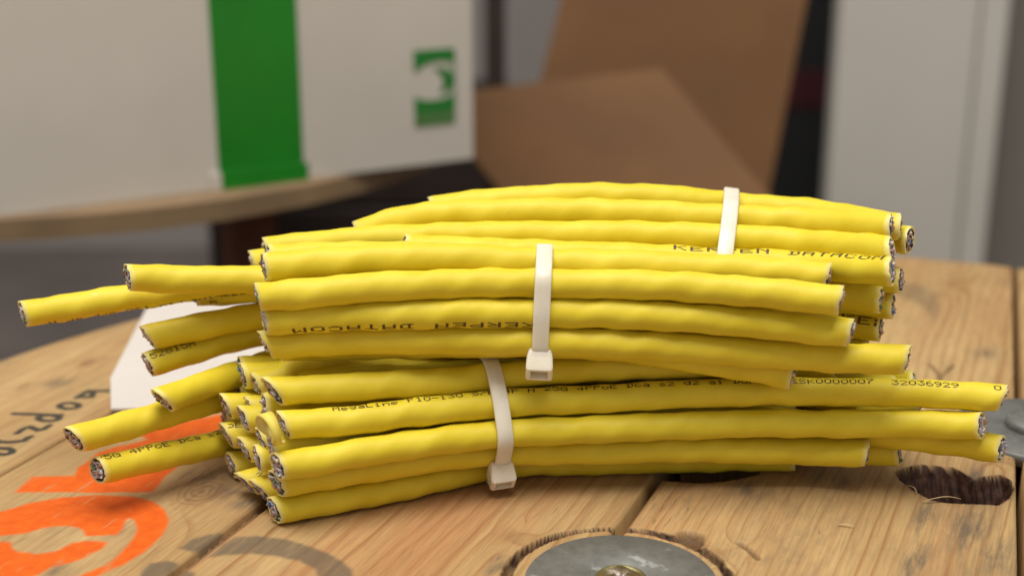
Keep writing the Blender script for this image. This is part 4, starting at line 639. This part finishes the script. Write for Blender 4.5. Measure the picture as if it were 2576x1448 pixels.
def make_cable(key, label, group, full_ends):
    q, le, re = CABLES[key]; rnd = random.Random(hash_key(key))
    pt = Path(); pt.p, pt.s = catmull(np.array(q)/1000.0, 0.0016); pt.t, pt.up, pt.side = frames(pt.p); pt.flip = False
    if pt.side[len(pt.side)//2][1] > 0: pt.side = -pt.side          # front axis points at the camera side
    pt.le, pt.re = le, re; pt.amp = rnd.uniform(0.040, 0.052); pt.lay = rnd.uniform(0.0115, 0.0145); pt.ph = rnd.uniform(0, 6.28); pt.scale = rnd.uniform(0.985, 1.005)*(1.0 if key[0] == 'B' else 0.965)
    PATHS[key] = pt
    root = tag(empty('cable', tuple(pt.p[0])), label, 'cable', group); base = pt.p[0]
    n = len(pt.s); th = np.linspace(0, 2*PI, NS, endpoint=False)
    L = pt.s[-1]; sh = [cut_shift(pt, 0), cut_shift(pt, 1)]
    nib = [0.00016*np.array([rnd.gauss(0, 1) for _ in range(NS)]) for _ in range(2)]
    def shift(e): return sh[e][0]*np.sin(th) + sh[e][1]*np.cos(th) + nib[e]
    V = []; cut = []
    for i in range(n):
        s = pt.s[i]; a = max(0, 1 - s/0.011); b = max(0, 1 - (L - s)/0.011)
        dx = shift(0)*a - shift(1)*b
        # the jacket squeezes in a little where it was cut
        r = radius(pt, s, th)*(1 - 0.03*max(0, 1 - s/0.002) - 0.03*max(0, 1 - (L - s)/0.002))
        V.append(ring_pts(pt, i, th, r, dx))
        dd = min(s, L - s); cut.append(np.full(NS, 0.85*max(0, 1 - dd/0.0017)**1.5))
    V = np.array(V).reshape(-1, 3); cut = np.concatenate(cut)
    idx = np.arange(n*NS).reshape(n, NS)
    nx = np.roll(idx, -1, 1)
    F = np.stack([idx[:-1], nx[:-1], nx[1:], idx[1:]], -1).reshape(-1, 4)
    extra = []; ecut = []; EF = []
    for e in (0, 1):
        i = 0 if e == 0 else n - 1; sgn = 1 if e == 0 else -1
        inner = ring_pts(pt, i, th, np.full(NS, R0*pt.scale*0.845), sgn*(shift(e) + 0.00003))
        deep = ring_pts(pt, i, th, np.full(NS, R0*pt.scale*0.82), sgn*(shift(e)*0.8 + 0.0032))
        b0 = len(V) + len(extra); extra += list(inner) + list(deep) + [deep.mean(0)]; ecut += [0.95]*NS + [0.4]*NS + [0]
        for k in range(NS):
            j = (k + 1) % NS; a0, a1 = idx[i][k], idx[i][j]
            if e == 0: EF += [(a0, b0 + k, b0 + j, a1), (b0 + k, b0 + NS + k, b0 + NS + j, b0 + j)]
            else: EF += [(a0, a1, b0 + j, b0 + k), (b0 + k, b0 + j, b0 + NS + j, b0 + NS + k)]
    allV = np.vstack([V, np.array(extra)]) - base
    o = obj('jacket', allV, F.tolist() + EF, M['jacket'], root, True, None, {'cut': np.concatenate([cut, ecut])})
    # what shows inside the cut ends
    for e in (0, 1):
        i = 0 if e == 0 else n - 1; sgn = 1 if e == 0 else -1
        tv = pt.t[i]*sgn; up = pt.up[i]; sd = pt.side[i]; c = pt.p[i] - base
        df, du = sh[e]
        def P(x, y, dep): return c + x*sd + y*up + tv*(dep + (df*x + du*y)/R0)
        full = full_ends[e]
        m = 20; V = []; F = []
        for k in range(m):
            a = 2*PI*k/m; V.append(P(0.83*R0*math.sin(a), 0.83*R0*math.cos(a), 0.0009 + rnd.uniform(-.0003, .0003)))
        for k in range(m):
            a = 2*PI*k/m; V.append(P(0.70*R0*math.sin(a), 0.70*R0*math.cos(a), 0.0001 + rnd.uniform(-.0005, .0004)))
        for k in range(m):
            a = 2*PI*k/m; V.append(P(0.60*R0*math.sin(a), 0.60*R0*math.cos(a), 0.0016))
        V.append(P(0, 0, 0.0018))
        for k in range(m):
            j = (k + 1) % m; F += [(k, j, m + j, m + k), (m + k, m + j, 2*m + j, 2*m + k), (2*m + k, 2*m + j, 3*m)]
        obj('braid', V, F, M['braid'], root, False)
        if not full: continue
        rot = rnd.uniform(0, 6.28); squash = rnd.uniform(0.85, 1.0)
        for pr in range(4):
            a = rot + pr*PI/2 + rnd.uniform(-.15, .15); cx, cy = 0.40*R0*math.cos(a)*squash, 0.40*R0*math.sin(a)
            m = 12; V = []; F = []; fr = 0.335*R0; d0 = rnd.uniform(-0.0004, 0.0004)
            jag = [rnd.uniform(0.82, 1.12) for _ in range(m)]; jz = [rnd.uniform(-.0004, .0004) for _ in range(m)]
            for lay, (rr_, dz) in enumerate(((1.0, 0.0028), (1.0, 0.0), (0.74, -0.0001), (0.66, 0.0009))):
                for k in range(m):
                    b = 2*PI*k/m; rr2 = fr*rr_*jag[k]; V.append(P(cx + rr2*math.cos(b), cy + rr2*math.sin(b), d0 + dz + (jz[k] if lay in (1, 2) else 0)))
            V.append(P(cx, cy, d0 + 0.0012))
            for lay in range(3):
                for k in range(m): j = (k + 1) % m; F.append((lay*m + k, lay*m + j, lay*m + m + j, lay*m + m + k))
            for k in range(m): F.append((3*m + k, 3*m + (k+1) % m, 4*m))
            fo = obj('pair_foil', V, F, M['foil'], root, False)
            b = rnd.uniform(0, PI)
            for w_ in (-1, 1):
                wx, wy = cx + w_*0.155*R0*math.cos(b), cy + w_*0.155*R0*math.sin(b); wr = 0.135*R0
                dz = rnd.uniform(-0.0008, 0.0003); m2 = 8; V = []; F = []; mi = []
                for lay, (rr_, zz) in enumerate(((1.0, 0.0025), (1.0, dz + 0.0001), (0.85, dz), (0.48, dz - 0.00002), (0.45, dz - 0.0003), (0.25, dz - 0.00035))):
                    for k in range(m2):
                        bb = 2*PI*k/m2; V.append(P(wx + wr*rr_*math.cos(bb), wy + wr*rr_*math.sin(bb), zz))
                V.append(P(wx, wy, dz - 0.00042))
                for lay in range(5):
                    for k in range(m2):
                        j = (k + 1) % m2; F.append((lay*m2 + k, lay*m2 + j, lay*m2 + m2 + j, lay*m2 + m2 + k)); mi.append(1 if lay >= 3 else 0)
                for k in range(m2): F.append((5*m2 + k, 5*m2 + (k+1) % m2, 6*m2)); mi.append(1)
                obj('wire', V, F, [M[COL[pr]] if w_ < 0 else M['w_white'], M['copper']], fo, True, mi)
    pt.root = root; pt.base = base
    return root
def hash_key(k): return sum((i + 3)*ord(ch)*17 for i, ch in enumerate(k)) % 9973

GA = 'cables of the lower front bundle'; GB = 'cables of the upper front bundle'; GC = 'cables of the rear bundle'
LABELS = {
 'B1': (GB, 'topmost yellow cable of the upper front bundle under the white tie'),
 'B2': (GB, 'second yellow cable from the top of the upper front bundle'),
 'B3': (GB, 'yellow cable of the upper front bundle with upside-down dark lettering'),
 'B4': (GB, 'lowest long yellow cable of the upper front bundle, just above the tie head'),
 'B5': (GB, 'short yellow cable slanting down to the right below the upper front bundle'),
 'B0': (GB, 'yellow cable showing as a thin strip behind the top of the upper front bundle'),
 'A1': (GA, 'top yellow cable of the lower front bundle with slanted oval cut at left'),
 'A2': (GA, 'long yellow cable with a full line of small print and a peeled left end'),
 'A3': (GA, 'yellow cable below the long printed one, colourful wires poking out at left'),
 'A4': (GA, 'second lowest front yellow cable of the lower front bundle'),
 'A5': (GA, 'lowest yellow cable, resting on the boards at the front left'),
 'E11': (GA, 'yellow cable whose right end droops below the others at the far right'),
 'E15': (GA, 'yellow cable ending low at left, just behind the lowest front cable'),
 'E12': (GA, 'yellow cable end behind the wires poking from the lower front bundle'),
 'E10': (GA, 'yellow cable end just below the peeled ring at the left'),
 'E7': (GA, 'half hidden yellow cable end right above the peeled ring'),
 'E14': (GA, 'yellow cable end lowest in its column above the board gap, cut on a steep slant'),
 'E9': (GA, 'yellow cable end in the second column from the left of the lower bundle, mid height'),
 'E5': (GA, 'yellow cable end with tall oval cut left of the peeled ring'),
 'E6': (GA, 'yellow cable end squeezed between the tall oval ends above the peeled ring'),
 'E3': (GA, 'yellow cable end just left of the top slanted oval end'),
 'E2': (GA, 'second yellow cable end at the upper left corner of the lower bundle'),
 'E8': (GA, 'leftmost yellow cable end of the lower bundle with the letters oE beside its cut'),
 'E13': (GA, 'yellow cable end at the lower left of the lower bundle under the lettered one'),
 'E4': (GA, 'leftmost upper yellow cable end of the lower bundle with green and copper wires'),
 'E1': (GA, 'rearmost yellow cable at the upper left corner of the lower bundle'),
 'E16': (GA, 'yellow cable end mostly hidden behind the upper left stack of the lower bundle'),
 'E17': (GA, 'yellow cable end peeping out under the leftmost upper end above the orange paint'),
 'C1': (GC, 'topmost yellow cable of the rear bundle forming its arched skyline'),
 'C2': (GC, 'yellow cable of the rear bundle tapering to a point at its left end'),
 'C3': (GC, 'third yellow cable from the top of the rear bundle, reaching far left'),
 'C4': (GC, 'yellow cable of the rear bundle lettered in large dark capitals across its right half'),
 'C8': (GC, 'yellow cable peeping out at left behind the upper front bundle, rear bundle'),
 'CB': (GC, 'yellow cable sticking out farthest right at the back of the rear bundle'),
 'D1': (GC, 'yellow cable reaching farthest left in the picture, lettering along its underside'),
 'D2': (GC, 'yellow cable lying across the farthest left one, wires showing at its cut'),
 'D22': (GC, 'short yellow cable end below the farthest left cable, one letter on it'),
 'D3': (GC, 'upper of two yellow cables side by side over the white sheet'),
 'D4': (GC, 'yellow cable printed with a metre mark at its left end over the white sheet'),
 'D5': (GC, 'yellow cable with steep oval cut at the lower edge of the white sheet'),
 'D6': (GC, 'yellow cable pointing at the black handwriting with blue wires in its cut'),
 'D7': (GC, 'yellow printed cable lying over the orange paint with a round open cut'),
}
FULL_RIGHT = {'E11', 'E15', 'E5', 'E1', 'E2'}      # the other right ends are buried in the bundle
for key in CABLES:
    g, lb = LABELS[key]
    make_cable(key, lb, g, (True, key[0] != 'E' or key in FULL_RIGHT))

# ring of jacket half torn from the printed cable's left end
pt = PATHS['A2']; V = []; F = []
axis = np.array([-0.80, -0.56, -0.06]); axis /= np.linalg.norm(axis); e1 = np.cross(axis, (0, 0, 1)); e1 /= np.linalg.norm(e1); e2 = np.cross(e1, axis)
cc = np.array([-0.0655, -0.0040, 0.0296]) - pt.base; m = 36
for k in range(m + 1):
    a = math.radians(-58 + 318*k/m); rr_ = 0.0041*(1 + 0.05*math.sin(2*a + 1))
    tw = 0.0015 + 0.0003*math.sin(a*1.5)
    slide = 0.0016*smooth(np.array(k/m), 0.82, 1.0) + 0.0016*smooth(np.array(1 - k/m), 0.82, 1.0)
    for dr, dz in ((0, -tw), (0.0007, -tw), (0.0007, tw), (0, tw)):
        V.append(cc + (rr_ + dr)*(math.cos(a)*e1 + math.sin(a)*e2) + axis*(dz - float(slide)*1.4))
    if k:
        for i in range(4): b = (k-1)*4; F.append((b + i, b + (i+1) % 4, b + 4 + (i+1) % 4, b + 4 + i))
F += [(3, 2, 1, 0), tuple(m*4 + i for i in range(4))]
obj('peeled_ring', V, F, M['jacket'], pt.root, True, None, {'cut': [0.25 if i % 4 in (1, 2) else 0.7 for i in range(len(V))]})

# ---------------------------------------------------------------- lettering on the jackets (5 x 7 dot matrix)
FONT = {'K': '17 18 20 24 20 18 17', 'E': '31 16 16 30 16 16 31', 'R': '30 17 17 30 20 18 17', 'P': '30 17 17 30 16 16 16', 'N': '17 25 21 19 17 17 17',
 'D': '30 9 9 9 9 9 30', 'A': '14 17 17 31 17 17 17', 'T': '31 4 4 4 4 4 4', 'C': '14 17 16 16 16 17 14', 'O': '14 17 17 17 17 17 14', 'M': '17 27 21 21 17 17 17',
 'e': '0 0 14 17 31 16 14', 'g': '0 15 17 17 15 1 14', 'a': '0 0 14 1 15 17 15', 'L': '16 16 16 16 16 16 31', 'i': '4 0 12 4 4 4 14', 'n': '0 0 22 25 17 17 17',
 'F': '31 16 16 30 16 16 16', '1': '4 12 4 4 4 4 14', '0': '14 17 17 17 17 17 14', '-': '0 0 0 31 0 0 0', '3': '31 2 4 2 1 17 14', 'S': '15 16 16 14 1 1 30',
 '/': '1 1 2 4 8 16 16', '4': '2 6 10 18 31 2 2', 'H': '17 17 17 31 17 17 17', '2': '14 17 1 2 4 8 31', '5': '31 16 30 1 1 17 14', 'G': '14 17 16 23 17 17 15',
 'o': '0 0 14 17 17 17 14', 'c': '0 0 14 16 16 17 14', 's': '0 0 14 16 14 1 30', 'd': '1 1 13 19 17 17 15', '7': '31 1 2 4 8 8 8', '6': '6 8 16 30 17 17 14',
 '9': '14 17 17 15 1 2 12', '8': '14 17 17 14 17 17 14', 'm': '0 0 26 21 21 17 17', ' ': '0 0 0 0 0 0 0'}
def lettering(key, text, s0, pitch, thdeg, hgt, flip):
    pt = PATHS[key]; V = []; F = []; L = pt.s[-1]*1000
    cw = pitch/6.0 if pitch < 4 else pitch/6.6; dh = hgt/7.0; rd = random.Random(hash_key(key + text[:1]))
    tw_ = thdeg if isinstance(thdeg, tuple) else (thdeg, thdeg); sg = -1 if flip else 1
    for ci, ch in enumerate(text):
        th0 = math.radians(tw_[0] + (tw_[1] - tw_[0])*ci/max(1, len(text) - 1))
        rows = [int(x) for x in FONT[ch].split()]
        for r_, bits in enumerate(rows):
            c_ = 0
            while c_ < 5:
                if bits & (16 >> c_):
                    c1 = c_
                    while c1 + 1 < 5 and bits & (16 >> (c1 + 1)): c1 += 1
                    sa = s0 + sg*(ci*pitch + (c_ - 0.06)*cw); sb = s0 + sg*(ci*pitch + (c1 + 1.0)*cw)
                    if min(sa, sb) > 0.5 and max(sa, sb) < L - 0.1:
                        wob = 0.10*math.sin(sa*0.37 + key.__len__()) + rd.uniform(-.03, .03)
                        ya = (r_ - 3.5 + 0.02 + wob)*dh; yb = (r_ - 3.5 + 1.02 + wob)*dh
                        ta = th0 + sg*ya/(R0*1000); tb = th0 + sg*yb/(R0*1000)
                        n = c1 - c_ + 1
                        ss = np.linspace(sa, sb, n + 1)/1000
                        pa = surf(pt, ss, np.full(n + 1, ta), 0.00006); pb = surf(pt, ss, np.full(n + 1, tb), 0.00006)
                        b = len(V)
                        V += list(pa - pt.base) + list(pb - pt.base)
                        for k in range(n): F.append((b + k, b + n + 1 + k, b + n + 2 + k, b + k + 1))
                    c_ = c1 + 1
                else: c_ += 1
    if V:
        o = obj('printed_text', V, F, M['ink'], pt.root, False); o['kind'] = 'stuff'
for a in TEXTS: lettering(*a)

# ---------------------------------------------------------------- cable ties
def hull2(pts):
    pts = sorted(map(tuple, pts))
    def half(ps):
        h = []
        for p in ps:
            while len(h) > 1 and (h[-1][0]-h[-2][0])*(p[1]-h[-2][1]) - (h[-1][1]-h[-2][1])*(p[0]-h[-2][0]) <= 0: h.pop()
            h.append(p)
        return h[:-1]
    return np.array(half(pts) + half(pts[::-1]))
def tie(keys, p0, tilt, label, head_ang, dims=(0.0046, 0.0011)):
    p0 = np.array(p0); ts = []
    for k in keys:
        pt = PATHS[k]; i = np.argmin(np.abs(pt.p[:, 0] - p0[0])); ts.append(pt.t[i])
    nrm = np.mean(ts, 0); nrm = nrm + np.array([0, 0, tilt]); nrm /= np.linalg.norm(nrm)
    ez = np.array([0, 0, 1.0]) - nrm*nrm[2]; ez /= np.linalg.norm(ez); ey = np.cross(ez, nrm)          # ey points back, ez up
    if ey[1] < 0: ey = -ey
    pts = []
    for k in keys:
        pt = PATHS[k]; d = (pt.p - p0) @ nrm; j = np.where(np.diff(np.sign(d)) != 0)[0]
        if len(j) == 0: continue
        j = j[0]; f_ = d[j]/(d[j] - d[j+1]); c = pt.p[j]*(1 - f_) + pt.p[j+1]*f_ - p0
        for a in np.linspace(0, 2*PI, 40, endpoint=False): pts.append((c @ ey + 1.035*R0*math.cos(a), c @ ez + 1.035*R0*math.sin(a)))
    h = hull2(pts); hc = np.vstack([h, h[:1]]); s = np.r_[0, np.cumsum(np.linalg.norm(np.diff(hc, axis=0), axis=1))]
    n = 140; ss = np.linspace(0, s[-1], n, endpoint=False)
    c = np.stack([np.interp(ss, s, hc[:, 0]), np.interp(ss, s, hc[:, 1])], 1)
    for _ in range(5): c = (np.roll(c, 1, 0) + 2*c + np.roll(c, -1, 0))/4
    tg = np.roll(c, -1, 0) - np.roll(c, 1, 0); tg /= np.linalg.norm(tg, axis=1)[:, None]
    nr = np.stack([tg[:, 1], -tg[:, 0]], 1)
    if ((c - c.mean(0))*nr).sum() < 0: nr = -nr
    root = tag(empty('cable_tie', tuple(p0)), label, 'cable tie', 'milky white cable ties round the bundles')
    def W(y, z, x): return y*ey + z*ez + x*nrm
    w, t_ = dims; prof = [(-w/2, 0.00005), (-w/2, t_*0.7), (-w/2 + 0.0004, t_), (w/2 - 0.0004, t_), (w/2, t_*0.7), (w/2, 0.00005)]
    V = []; F = []; m = len(prof)
    for i in range(n):
        for x, o_ in prof: q = c[i] + nr[i]*o_; V.append(W(q[0], q[1], x))
    for i in range(n):
        j = (i + 1) % n
        for k in range(m): k2 = (k + 1) % m; F.append((i*m + k, i*m + k2, j*m + k2, j*m + k))
    obj('strap', V, F, M['nylon'], root, True)
    # the locking head: sloped shoulder, block with the slot the strap comes out of
    ang = np.arctan2(nr[:, 1], nr[:, 0]); i = int(np.argmin(np.abs(np.angle(np.exp(1j*(ang - math.radians(head_ang)))))))
    q = c[i]; a_ = tg[i] if tg[i][1] < 0 else -tg[i]; o2 = nr[i]
    if head_ang == 0: a_ = -a_
    hw = 0.0037
    def Hp(a, x, o): r2 = q + a_*a + o2*o; return W(r2[0], r2[1], x)
    def rect(a0, a1, wx, o): return [Hp(a0, -wx, o), Hp(a0, wx, o), Hp(a1, wx, o), Hp(a1, -wx, o)]
    V = []; F = []
    # outer shell stations along the strap: (a, half width, outer height)
    st = [(-0.0012, 0.0028, 0.0011), (-0.0004, 0.0033, 0.0020), (0.0014, hw, 0.0044), (0.0019, hw, 0.0050), (0.0060, hw, 0.0050), (0.0066, hw - 0.0003, 0.0044), (0.0066, hw - 0.0003, -0.0004)]
    for a, x, o in st[:-1]:
        V += [Hp(a, -x, -0.0004), Hp(a, -x, o - 0.0006), Hp(a, -x + 0.0005, o), Hp(a, x - 0.0005, o), Hp(a, x, o - 0.0006), Hp(a, x, -0.0004)]
    k = 6
    for i_ in range(len(st) - 2):
        for j in range(5):
            if i_ == 3 and j == 2: continue
            F.append((i_*k + j, i_*k + j + 1, (i_+1)*k + j + 1, (i_+1)*k + j))
    F.append(tuple(range(k))); F.append(tuple((len(st) - 2)*k + j for j in range(k - 1, -1, -1)))
    # slot recess in the outer face (between stations 3 and 4)
    o3 = 0.0050; b = len(V); wi = 0.0024
    A0, A1, A2_, A3 = 3*k + 2, 3*k + 3, 4*k + 3, 4*k + 2
    V += rect(0.0026, 0.0054, wi, o3) + rect(0.0028, 0.0052, wi - 0.0002, o3 - 0.0026)
    F += [(A0, A1, b + 1, b), (A1, A2_, b + 2, b + 1), (A2_, A3, b + 3, b + 2), (A3, A0, b, b + 3)]
    for j in range(4): j2 = (j + 1) % 4; F.append((b + j, b + j2, b + 4 + j2, b + 4 + j))
    F.append((b + 4, b + 5, b + 6, b + 7))
    obj('head', V, F, M['nylon'], root, False)
    return root
AK = [k for k in CABLES if k[0] in 'AE']; BK = ['B0', 'B1', 'B2', 'B3', 'B4', 'B5']; CK = [k for k in CABLES if k[0] in 'CD' and k not in ('D7', 'D6', 'D5')]
tie(AK, (-0.0043, 0.0189, 0.0259), 0.07, 'milky white cable tie round the lower front bundle, head near the boards', 215)
tie(BK, (0.0084, 0.0168, 0.0589), -0.02, 'milky white cable tie round the upper front bundle', 207)
tie(CK, (0.0619, 0.0331, 0.0774), -0.09, 'milky white cable tie round the rear bundle at its right half', 8)
